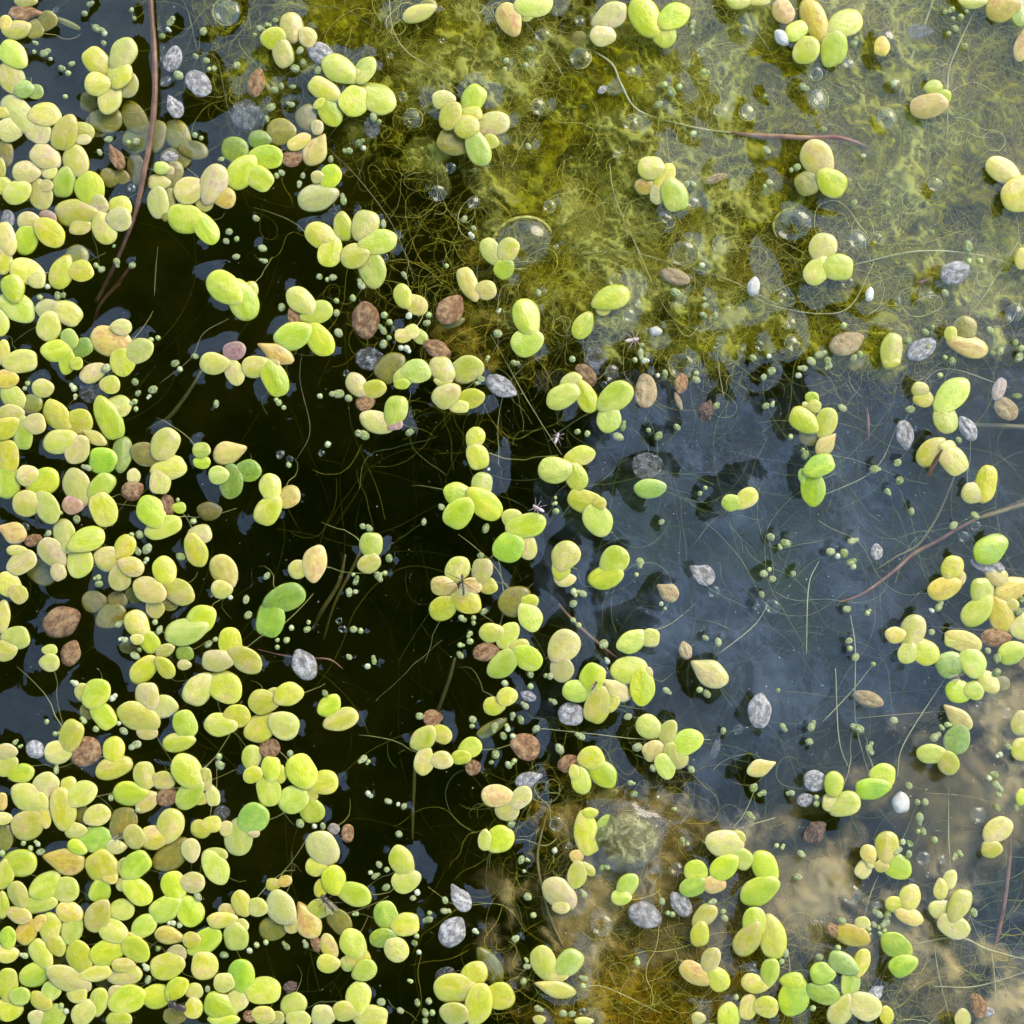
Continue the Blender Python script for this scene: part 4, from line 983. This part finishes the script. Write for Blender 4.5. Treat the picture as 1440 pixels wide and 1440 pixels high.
def sheets(name, mat, cover, zs, label, box, step=3, rel=0.12, top=0.92, scale=0.016, thr=0.53, soft=0.16, clear=None, webby=0.78):
    Vs = []; Fs = []; cov = []; tin = []; b = 0
    for k, z0 in enumerate(zs):
        xs = np.arange(box[0], box[2], step); ys = np.arange(box[1], box[3], step); X, Y = np.meshgrid(xs.astype(float), ys.astype(float)); C = cover(X, Y)
        wx = X+150*(fbm(X*0.013, Y*0.013, k+1, 4)-.5); wy = Y+150*(fbm(X*0.013, Y*0.013, k+3, 4)-.5)
        cloud = fbm(wx*scale, wy*scale, k, 5, 0.62); web = ridged(wx*0.042, wy*0.042, k+2, 5)
        A = sst((cloud+0.42*(C-0.5)-thr)/soft+0.5)*(1-webby+webby*sst((web-0.26)/0.3)); A = np.minimum(A*sst(C/0.25), top)
        T = np.clip(0.5+3.0*(fbm(X*0.009, Y*0.009, k+5, 4)-0.5)+1.2*(cloud-0.5)+0.5*(web-0.4), 0, 1)
        Z = np.minimum(z0+rel*2*(fbm(X*0.012, Y*0.012, k+4, 3)-.5)+rel*(web-0.4), -0.03); kk = (CAM_H-Z)/CAM_H
        Vs.append(np.stack([(X-720)/PX*kk, (720-Y)/PX*kk, Z], -1).reshape(-1, 3)); cov.append(A.ravel()); tin.append(T.ravel())
        nx = len(xs); I, J = np.meshgrid(np.arange(nx-1), np.arange(len(ys)-1)); q = (b+J*nx+I)
        keep = np.maximum(np.maximum(A[:-1, :-1], A[1:, 1:]), np.maximum(A[1:, :-1], A[:-1, 1:])) > 0.03
        q = q[keep]; Fs.append(np.stack([q, q+nx, q+nx+1, q+1], 1)); b += X.size
    Vs = np.concatenate(Vs); Fs = np.concatenate(Fs); cov = np.concatenate(cov); tin = np.concatenate(tin)
    used = np.unique(Fs); mp = np.zeros(len(Vs), int); mp[used] = np.arange(len(used)); Vs = Vs[used]; Fs = mp[Fs]; cov = cov[used]; tin = tin[used]
    me = bpy.data.meshes.new(name); me.vertices.add(len(Vs)); me.vertices.foreach_set('co', Vs.astype(np.float32).ravel())
    me.loops.add(Fs.size); me.loops.foreach_set('vertex_index', Fs.astype(np.int32).ravel()); me.polygons.add(len(Fs)); me.polygons.foreach_set('loop_start', np.arange(0, Fs.size, 4, dtype=np.int32))
    me.polygons.foreach_set('use_smooth', np.ones(len(Fs), bool)); me.update(calc_edges=True)
    for an, dat in (('cover', cov), ('tint', tin)):
        at = me.attributes.new(an, 'FLOAT', 'POINT'); at.data.foreach_set('value', dat.astype(np.float32))
    tag(link(name, me, MAT[mat]), label, kind='stuff')
sheets('algae_mat', 'algae_mat', cover_mat, (-0.09, -0.34, -0.8), 'tangled yellow-green algae mat lying just under the water', (150, -120, 1600, 590), 3, webby=0.74)
sheets('silt_film', 'silt', cover_silt, (-0.12,), 'tan silt film and scum clouding the water', (650, 300, 1600, 1560), 5, top=0.62, webby=0.25, thr=0.5, soft=0.42)
sheets('algae_sky_haze', 'sky_tint_algae', cover_haze, (-0.5,), 'faint algae web below the water, coloured blue to imitate reflected sky', (750, 520, 1600, 1560), 5, top=0.6, webby=0.6, thr=0.5, soft=0.4)
sheets('sunken_algae', 'amber_algae', cover_olive, (-0.22, -0.5), 'olive brown algae clump sunk near the lower edge', (450, 250, 1600, 1600), 5)

def filaments(name, mat, cover, count, zr, length, rad, label, box=(-300, -300, 1740, 1740), npt=14, curl=0.5, seed=1, dip=0.12):
    rs = np.random.RandomState(seed); got = []
    while len(got) < count:
        X = rs.uniform(box[0], box[2], 4000); Y = rs.uniform(box[1], box[3], 4000); ok = rs.rand(4000) < cover(X, Y)
        got += list(zip(X[ok], Y[ok]))
    got = np.array(got[:count]); z = rs.uniform(zr[0], zr[1], count); kk = (CAM_H-z)/CAM_H
    pos = np.empty((count, npt, 3)); pos[:, 0, 0] = (got[:, 0]-720)/PX*kk; pos[:, 0, 1] = (720-got[:, 1])/PX*kk; pos[:, 0, 2] = z
    th = rs.uniform(0, 2*np.pi, count); dth = rs.normal(0, curl*0.35, count); ph = rs.normal(0, dip, count); ln = rs.uniform(length[0], length[1], count)/npt
    for i in range(1, npt):
        dth = dth*0.8+rs.normal(0, curl*0.3, count); th = th+dth; ph = ph*0.8+rs.normal(0, dip, count)
        pos[:, i, 0] = pos[:, i-1, 0]+ln*np.cos(th); pos[:, i, 1] = pos[:, i-1, 1]+ln*np.sin(th); pos[:, i, 2] = np.minimum(pos[:, i-1, 2]+ln*ph, -0.02)
    hc = bpy.data.hair_curves.new(name); hc.add_curves([npt]*count)
    hc.attributes['position'].data.foreach_set('vector', pos.astype(np.float32).ravel())
    ra = hc.attributes.get('radius') or hc.attributes.new('radius', 'FLOAT', 'POINT')
    r = np.repeat(rad[0]+(rad[1]-rad[0])*rs.rand(count)**2, npt)*np.tile(np.linspace(1.15, 0.6, npt), count); ra.data.foreach_set('value', r.astype(np.float32))
    hc.materials.append(MAT[mat]); o_ = bpy.data.objects.new(name, hc); col.objects.link(o_)
    tag(o_, label, kind='stuff')
filaments('algae_threads', 'filament_yellow', lambda X, Y: cover_mat(X, Y)*np.clip((fbm(X*0.02, Y*0.02, 3, 4)-0.36)*3.4, 0.06, 1)**1.5, 12000, (-0.6, -0.02), (0.3, 1.6), (0.0011, 0.0030), 'fine yellow-green algae threads tangled through the mat', curl=1.0, seed=2)
filaments('deep_algae_threads', 'filament_deep', lambda X, Y: (0.35+0.4*cover_mat(X, Y)+0.3*cover_olive(X, Y))*np.clip((fbm(X*0.008, Y*0.008, 6, 3)-0.4)*4, 0.04, 1), 650, (-3.2, -0.7), (0.8, 4.0), (0.0018, 0.006), 'dim olive algae threads hanging in the dark water', curl=0.35, seed=3)
filaments('pale_algae_threads', 'filament_green', lambda X, Y: np.clip(cover_haze(X, Y)+0.5*cover_silt(X, Y)+0.04*sst((X-850)/60), 0, 1), 650, (-1.6, -0.1), (0.5, 3.2), (0.0016, 0.004), 'greenish algae threads under the blue water', curl=0.45, seed=4)
filaments('sunken_algae_threads', 'filament_yellow', lambda X, Y: cover_olive(X, Y), 1800, (-0.8, -0.05), (0.3, 1.6), (0.0016, 0.0035), 'olive threads of the sunken algae clump', curl=0.7, seed=5)
# dust on the water film
V = []; F = []
rd = random.Random(9)
for _ in range(2600):
    x, y = rd.uniform(0, 1440), rd.uniform(0, 1440)
    if x < 800 and rd.random() < 0.55: continue
    r = rd.choice((0.0028, 0.004, 0.004, 0.007))*rd.uniform(.7, 1.3); c = P2(x, y, water_z(x, y)+0.001); b = len(V)
    V += [c+Vector((r, 0, 0)), c+Vector((-r*.6, r*.9, 0)), c+Vector((-r*.6, -r*.9, 0)), c+Vector((0, 0, r))]; F += [(b, b+1, b+3), (b+1, b+2, b+3), (b+2, b, b+3), (b, b+2, b+1)]
tag(link('dust', mesh('dust', V, F, False), MAT['speck']), 'pale dust specks resting on the water film', kind='stuff')

# ------------------------------------------------------------------ stems, roots and long strands
def stem(name, ctrl, w, z, mat, label, cat, group=None, sides=8):
    """ctrl: pixels; w: width in pixels per control point; z: height per control point"""
    c = [(x, y, zz, ww) for (x, y), zz, ww in zip(ctrl, z, w)]; s = spline(c, 7)
    rs = random.Random(len(label)); pts = [P2(a, b, zz) for a, b, zz, ww in s]; rad = [max(ww*0.72, 0.5)/2/PX*rs.uniform(0.92, 1.08) for *_, ww in s]
    vv, ff = tube(pts, rad, sides)
    o_ = link(name, mesh(name, vv, ff), MAT[mat]); tag(o_, label, cat, group); return o_
stem('twig', [(210, -40), (213, 20), (217, 70), (218, 120), (216, 160), (210, 205), (203, 240), (197, 272), (189, 303), (175, 340), (157, 382), (135, 425)], [11, 11, 11, 11.5, 12, 11.5, 11, 10.5, 10, 9.5, 9, 8], [.09, .09, .09, .1, .1, .1, .08, .04, -.05, -.18, -.4, -.7], 'brown_stem', 'long glossy brown stem curving down through the upper left plants', 'stem')
stem('twig', [(1020, 185), (1057, 190), (1100, 192), (1137, 194), (1173, 193), (1200, 199), (1222, 209)], [4, 9, 10, 11, 9, 8, 3], [-.1, -.03, -.01, 0.0, 0.0, -.02, -.06], 'red_stem', 'dark red stick lying flat in the algae mat at upper right', 'stem')
stem('twig', [(965, 195), (1010, 212), (1060, 230), (1120, 262), (1173, 283), (1229, 300), (1290, 330)], [8, 13, 16, 15, 13, 11, 8], [-.4, -.3, -.25, -.22, -.25, -.3, -.5], 'olive_stem', 'thick pale olive stalk sunk in the algae below the red stick', 'stem')
stem('root', [(1180, 847), (1207, 838), (1234, 821), (1262, 799), (1284, 779), (1318, 761), (1346, 744), (1380, 727), (1450, 700)], [3, 5, 6, 8, 9, 9, 8, 7, 6], [-.08, -.1, -.16, -.24, -.3, -.36, -.42, -.5, -.7], 'red_stem', 'reddish brown root reaching in from the right under blue water', 'root')
stem('root', [(1234, 800), (1262, 782), (1290, 767), (1310, 740), (1325, 712), (1342, 670)], [2, 3, 4, 4, 4, 3], [-.1, -.1, -.12, -.15, -.2, -.3], 'olive_stem', 'thin forked olive root crossing above the red-brown root', 'root')
stem('root', [(1376, 729), (1405, 720), (1450, 706)], [5, 8, 9], [-.06, -.05, -.05], 'olive_stem', 'flat olive blade joining the red-brown root at the right edge', 'root')
stem('root', [(1345, 598), (1385, 598), (1450, 601)], [5, 9, 10], [-.3, -.25, -.25], 'olive_stem', 'straight brownish stalk at the right edge below the white scrap', 'root')
stem('root', [(1421, 1170), (1419, 1215), (1412, 1271), (1404, 1310), (1394, 1345)], [4, 8, 9, 9, 6], [-.2, -.18, -.18, -.2, -.3], 'brown_stem', 'brown upright root near the right edge, lower right', 'root')
stem('root', [(776, 1123), (762, 1170), (756, 1212), (768, 1271), (778, 1300), (792, 1332)], [2, 4, 5, 4, 6, 4], [-.15, -.1, -.06, -.06, -.06, -.08], 'olive_stem', 'jointed olive root left of the algae-covered bubble', 'root')
stem('root', [(785, 849), (805, 872), (835, 900), (868, 926)], [4, 6, 7, 5], [-.12, -.12, -.12, -.15], 'brown_stem', 'short brown root slanting under the plants left of blue water', 'root')
stem('root', [(640, 925), (632, 955), (616, 1000)], [5, 8, 8], [-.5, -.6, -.9], 'olive_stem', 'sunken olive stalk below the mosquito', 'root')
stem('root', [(486, 780), (476, 820), (452, 860), (440, 885)], [4, 8, 8, 5], [-.8, -.9, -1.1, -1.4], 'olive_stem', 'sunken olive stalk in the dark water at centre left', 'root')
stem('root', [(283, 522), (262, 556), (236, 588), (205, 605)], [5, 7, 8, 5], [-.5, -.6, -.8, -1.1], 'olive_stem', 'sunken olive stalk below the long thread, centre left', 'root')
stem('root', [(362, 913), (395, 921), (430, 926), (462, 927), (482, 940)], [2, 3, 3, 4, 2], [-.1, -.1, -.1, -.1, -.15], 'brown_stem', 'thin brown root passing under the grey brown-tipped frond', 'root')
stem('root', [(395, 460), (425, 440), (447, 428)], [3, 5, 3], [-1, -1.2, -1.4], 'olive_stem', 'short sunken stalk left of the rusty teardrop frond', 'root')
stem('root', [(580, 1180), (582, 1110), (588, 1060), (620, 1000)], [5, 7, 6, 3], [-1.3, -1.1, -1.0, -.9], 'olive_stem', 'long sunken stalk in the lower dark water', 'root')
stem('root', [(520, 745), (500, 790), (470, 850), (455, 900)], [4, 6, 6, 4], [-1.7, -1.6, -1.7, -2], 'olive_stem', 'faint deep stalk at the middle of the dark water', 'root')
stem('root', [(185, 372), (165, 400), (140, 430), (128, 470)], [5, 7, 7, 5], [-.9, -1, -1.1, -1.4], 'red_stem', 'deep red-brown stalk below the brown stem', 'root')
sl = stem('plant_fragment', [(1306, 668), (1312, 655), (1319, 642), (1325, 632)], [10, 11, 8, 4], [.0, .15, .32, .45], 'brown_stem', 'upright brown sliver standing between two yellow-green fronds', 'fragment')
stem('plant_fragment', [(1219, 572), (1221, 595), (1221, 620)], [2, 6, 2], [-.05, -.04, -.05], 'red_stem', 'slim red-brown seed under the blue water', 'fragment')
STR = [([(1043, 14), (1075, 60), (1107, 111), (1162, 164)], 1.6), ([(1315, -8), (1300, 35), (1282, 80), (1265, 133)], 5), ([(1382, -8), (1345, 70), (1333, 111), (1333, 189)], 3), ([(1201, 372), (1290, 353), (1373, 358), (1440, 378)], 2.6),
       ([(1040, 403), (1082, 428), (1151, 441), (1196, 430), (1229, 369)], 2), ([(1432, 340), (1400, 390), (1373, 433)], 3), ([(896, 347), (937, 436), (985, 475), (1004, 494), (1018, 558)], 2), ([(818, 357), (874, 353), (943, 369), (1026, 394), (1093, 428)], 2.6),
       ([(735, 25), (776, 80), (800, 120)], 2), ([(826, 67), (860, 89), (874, 119), (899, 156), (971, 178), (1040, 188)], 4), ([(857, 230), (865, 278), (893, 342), (918, 400)], 2.4), ([(461, 208), (503, 250), (547, 308), (569, 356), (583, 397)], 1.8),
       ([(547, -5), (553, 42), (575, 75), (619, 103), (647, 131)], 2.4), ([(347, 6), (472, 11), (514, 31), (558, 61)], 2.4), ([(255, -5), (267, 25), (278, 69), (305, 83), (317, 139), (325, 165)], 1.6), ([(322, 448), (286, 469), (269, 503), (225, 539)], 2),
       ([(222, 347), (219, 380), (217, 416)], 2.6), ([(425, 491), (422, 536), (436, 605), (416, 648)], 1.5), ([(757, 1024), (832, 1032), (910, 1040), (999, 1040)], 2), ([(1320, 882), (1350, 884), (1384, 886)], 2), ([(1134, 919), (1137, 826), (1151, 790)], 2.2),
       ([(1196, 865), (1203, 915), (1203, 1012), (1221, 1087)], 2), ([(1329, 954), (1271, 1046), (1262, 1093)], 2.4), ([(1157, 1015), (1195, 975), (1226, 937)], 2), ([(1334, 1087), (1334, 1179), (1337, 1218)], 2.4), ([(1312, 1387), (1373, 1387), (1445, 1366)], 2.6),
       ([(1279, 1329), (1346, 1318), (1390, 1335), (1445, 1350)], 2.6), ([(1175, 940), (1180, 1040), (1196, 1085)], 2), ([(1010, 920), (1060, 880), (1080, 850)], 2), ([(1270, 595), (1320, 520), (1420, 545)], 1.8), ([(1215, 1290), (1225, 1255), (1236, 1230)], 2.2), ([(1330, 900), (1370, 960), (1410, 990)], 2),
       ([(1060, 1440), (1110, 1370), (1090, 1290)], 2), ([(1310, 1300), (1320, 1370), (1338, 1440)], 2), ([(1395, 1340), (1400, 1400), (1392, 1445)], 2.4), ([(1150, 700), (1230, 660), (1265, 590)], 1.6), ([(690, 470), (740, 560), (790, 640)], 1.6), ([(1420, 1135), (1360, 1120), (1300, 1115)], 1.8),
       ([(1090, 1150), (1040, 1165), (1010, 1180)], 2.2), ([(815, 1390), (850, 1388), (930, 1425)], 2), ([(700, 500), (703, 410), (730, 400)], 1.4), ([(1400, 160), (1420, 210), (1440, 235)], 2.4), ([(1415, 120), (1380, 150), (1340, 170)], 2), ([(1205, 1010), (1260, 1005), (1330, 1000)], 1.6)]
rz_ = random.Random(17)
for ctrl, w in STR:
    n = len(ctrl); z0 = rz_.uniform(-0.16, -0.03)
    o = stem('algae_strand', ctrl, [w*0.7]+[w]*(n-2)+[w*0.6], [min(-0.02, z0+rz_.uniform(-.05, .03)) for _ in ctrl], 'pale_strand' if ctrl[0][0] > 500 else 'dark_strand', 'x', 'strand', sides=5)
    mx, my = ctrl[n//2]
    want(o, 'long thin algae strand', mx, my, 'strand', 'long algae strands')

# ------------------------------------------------------------------ insects and crumbs
def ball(bm, c, s, rotz=0.0, seg=10):
    m_ = Matrix.Translation(c) @ Matrix.Rotation(rotz, 4, 'Z') @ Matrix.Diagonal((*s, 1))
    bmesh.ops.create_uvsphere(bm, u_segments=seg, v_segments=7, radius=1.0, matrix=m_)
def insect(name, px, py, size, rot, mat, label, legs=0.9, wings=True, fat=1.0):
    s = size/PX; root = empty(name, P2(px, py, water_z(px, py)+0.10)); root.rotation_euler = (0, 0, R(rot))
    bm = bmesh.new()
    ball(bm, (0.34*s, 0, 0.06*s), (0.10*s, 0.10*s*fat, 0.09*s)); ball(bm, (0.16*s, 0, 0.09*s), (0.15*s, 0.12*s*fat, 0.12*s)); ball(bm, (-0.18*s, 0, 0.06*s), (0.30*s, 0.12*s*fat, 0.10*s))
    bm_me = bpy.data.meshes.new('body'); bm.to_mesh(bm_me); bm.free(); bm_me.polygons.foreach_set('use_smooth', [True]*len(bm_me.polygons))
    link('body', bm_me, MAT[mat], root)
    for sd in (-1, 1):
        for k, (bx, ex) in enumerate(((0.24, 0.55), (0.15, 0.1), (0.06, -0.45))):
            vv, ff = tube([(bx*s, sd*0.08*s, 0.08*s), ((bx+ex)/2*s, sd*0.35*legs*s, 0.2*s), (ex*s, sd*0.62*legs*s, -0.06*s)], [0.016*s, 0.014*s, 0.008*s], 5)
            link('leg', mesh('leg', vv, ff), MAT[mat], root)
        if wings:
            pts = [(0.12, 0.04), (-0.05, 0.16), (-0.35, 0.24), (-0.55, 0.18), (-0.5, 0.06), (-0.2, 0.02)]
            vv = [(a*s, sd*b*s, 0.2*s) for a, b in pts]+[(a*s, sd*b*s, 0.205*s) for a, b in pts]; q = len(pts)
            ff = [tuple(range(q)), tuple(range(2*q-1, q-1, -1))]+[(i, i+q, (i+1) % q+q, (i+1) % q) for i in range(q)]
            link('wing', mesh('wing', vv, ff, False), MAT['wing'], root)
    tag(root, label, 'insect')
insect('mosquito', 651, 822, 34, 95, 'insect_dark', 'slender dark mosquito resting on a pale green plant', 1.1, True, 0.6)
insect('fly', 836, 964, 17, 60, 'insect_dark', 'small brown fly on a green frond beside blue water', 0.8)
insect('fly', 1347, 951, 22, 20, 'insect_dark', 'black fly sitting on a pale green plant at right', 0.7)
insect('fly', 167, 1176, 18, 40, 'insect_dark', 'small fly on the crowded fronds at lower left', 1.0)
insect('beetle', 249, 1415, 30, 160, 'insect_dark', 'squat dark beetle among fronds near the bottom edge', 0.7, False, 1.6)
insect('beetle', 461, 1269, 32, 130, 'insect_dark', 'long-legged brown beetle on a green plant near the bottom', 0.8, True, 1.2)
insect('springtail', 757, 715, 20, 150, 'insect_pale', 'tiny pinkish springtail on dark water near the blue patch', 0.9, False)
insect('springtail', 783, 616, 18, 70, 'insect_pale', 'tiny grey springtail above a green plant at centre', 0.8, False)
insect('springtail', 889, 478, 22, 10, 'insect_pale', 'tiny pinkish springtail at the edge of the algae mat', 1.0, False)
insect('ant', 1298, 396, 24, 200, 'debris_dark', 'brown dead ant on the algae near the right edge', 0.8, False)
def crumb(name, px, py, w, h, rot, mat, label, seed):
    bm = bmesh.new(); bmesh.ops.create_icosphere(bm, subdivisions=3, radius=0.5)
    for v_ in bm.verts:
        nn = mnoise.noise(v_.co*3+Vector((seed, 0, 0)))+0.6*mnoise.noise(v_.co*7+Vector((0, seed, 0))); v_.co *= 1+0.5*nn; v_.co.z *= 0.5
    me = bpy.data.meshes.new(name); bm.to_mesh(me); bm.free()
    o_ = link(name, me, MAT[mat]); o_.location = P2(px, py, water_z(px, py)+0.02); o_.scale = (w/PX, h/PX, (w+h)/2/PX); o_.rotation_euler = (0, 0, R(rot)); tag(o_, label, 'debris'); return o_
crumb('debris', 1146, 1171, 36, 26, 60, 'debris_dark', 'dark rough crumb of debris floating on blue water', 3)
crumb('debris', 993, 578, 26, 20, 80, 'debris_dark', 'brown spidery crumb at the top of the blue water', 8)
crumb('debris', 408, 1388, 20, 14, 20, 'debris_dark', 'small reddish dark crumb near the bottom edge', 12)
# bubble of gas under an algae skin
def algae_dome():
    root = empty('algae_covered_bubble', P2(884, 1178, 0)); V = []; F = []; segs, rg_ = 40, 12
    V.append((0, 0, 0.11))
    for i in range(1, rg_+1):
        t = math.pi/2*i/rg_
        for k in range(segs):
            a = 2*math.pi*k/segs; r = 0.43*math.sin(t)*(1.05+0.2*mnoise.noise(Vector((math.cos(a)*1.3, math.sin(a)*1.3, 2)))+0.08*mnoise.noise(Vector((math.cos(a)*4, math.sin(a)*4, 5)))); z = 0.13*math.cos(t)+0.025*mnoise.noise(Vector((r*math.cos(a)*9, r*math.sin(a)*9, 0)))-0.02
            V.append((r*math.cos(a)*1.08, r*math.sin(a)*0.96, z))
    for k in range(segs): F.append((0, 1+k, 1+(k+1) % segs))
    for i in range(rg_-1):
        a0 = 1+i*segs
        for k in range(segs): F.append((a0+k, a0+segs+k, a0+segs+(k+1) % segs, a0+(k+1) % segs))
    m = N('algae_skin'); v = m.n('ShaderNodeTexCoord').outputs['Object']
    n1 = m.noise(v, 5.0, 6, 0.7, 1.5); n2 = m.noise(v, 16.0, 4, 0.7)
    c = m.mix(m.ramp(n1, 0.4, 0.62), rgb(112, 112, 44, .8), rgb(176, 172, 116, .8))
    bp = m.n('ShaderNodeBump', {'Height': n2, 'Strength': 0.7, 'Distance': 0.05})
    p = m.n('ShaderNodeBsdfPrincipled', {'Base Color': c, 'Roughness': 0.5, 'Normal': bp.outputs[0]})
    sx = m.n('ShaderNodeSeparateXYZ', {0: v}); rr = m.math('SQRT', m.math('ADD', m.math('POWER', sx.outputs[0], 2.0), m.math('POWER', sx.outputs[1], 2.0)))
    fct = m.math('MULTIPLY', m.ramp(m.math('SUBTRACT', m.math('ADD', m.math('MULTIPLY', n1, 0.65), m.math('MULTIPLY', n2, 0.35)), m.math('MULTIPLY', m.ramp(rr, 0.2, 0.48), 0.25)), 0.34, 0.58), 0.7)
    ms = m.n('ShaderNodeMixShader', {0: fct, 1: m.n('ShaderNodeMixShader', {0: m.n('ShaderNodeFresnel', {'IOR': 1.4}).outputs[0], 1: m.n('ShaderNodeBsdfTransparent').outputs[0], 2: m.n('ShaderNodeBsdfGlossy', {'Roughness': 0.05}).outputs[0]}).outputs[0], 2: p.outputs[0]})
    link('film', mesh('film', V, F), m.done(ms.outputs[0]), root)
    tag(root, 'big domed gas bubble skinned with yellow-green algae, beside two green fronds', 'bubble')
algae_dome()

# ------------------------------------------------------------------ labels that single each one out
def finish():
    groups = {}; seen = set()
    for rec in pending:
        o_, st, x, y, cat, grp = rec; rec.append(st+' '+place(x, y)); groups.setdefault(rec[-1], []).append(rec)
    for lab, L in groups.items():
        L.sort(key=lambda r_: r_[2])
        for k, r_ in enumerate(L):
            t = lab
            if len(L) > 1: t = lab+', '+('left one' if k == 0 else 'right one') if len(L) == 2 else lab+', '+ORD[min(k, 9)]
            w = t.split()
            if len(w) > 13: t = t.replace('up and ', 'upper-').replace('down and ', 'lower-').replace(' with ', ', ').replace('far ', '')
            if t in seen: t = r_[1]+' '+place(r_[2], r_[3], 1)
            if t in seen: t = r_[1]+' '+place(r_[2], r_[3], 2)
            if len(t.split()) > 16: t = t.replace('up and ', 'upper-').replace('down and ', 'lower-').replace(' with ', ', ')
            seen.add(t); tag(r_[0], t, r_[4], r_[5])
finish()
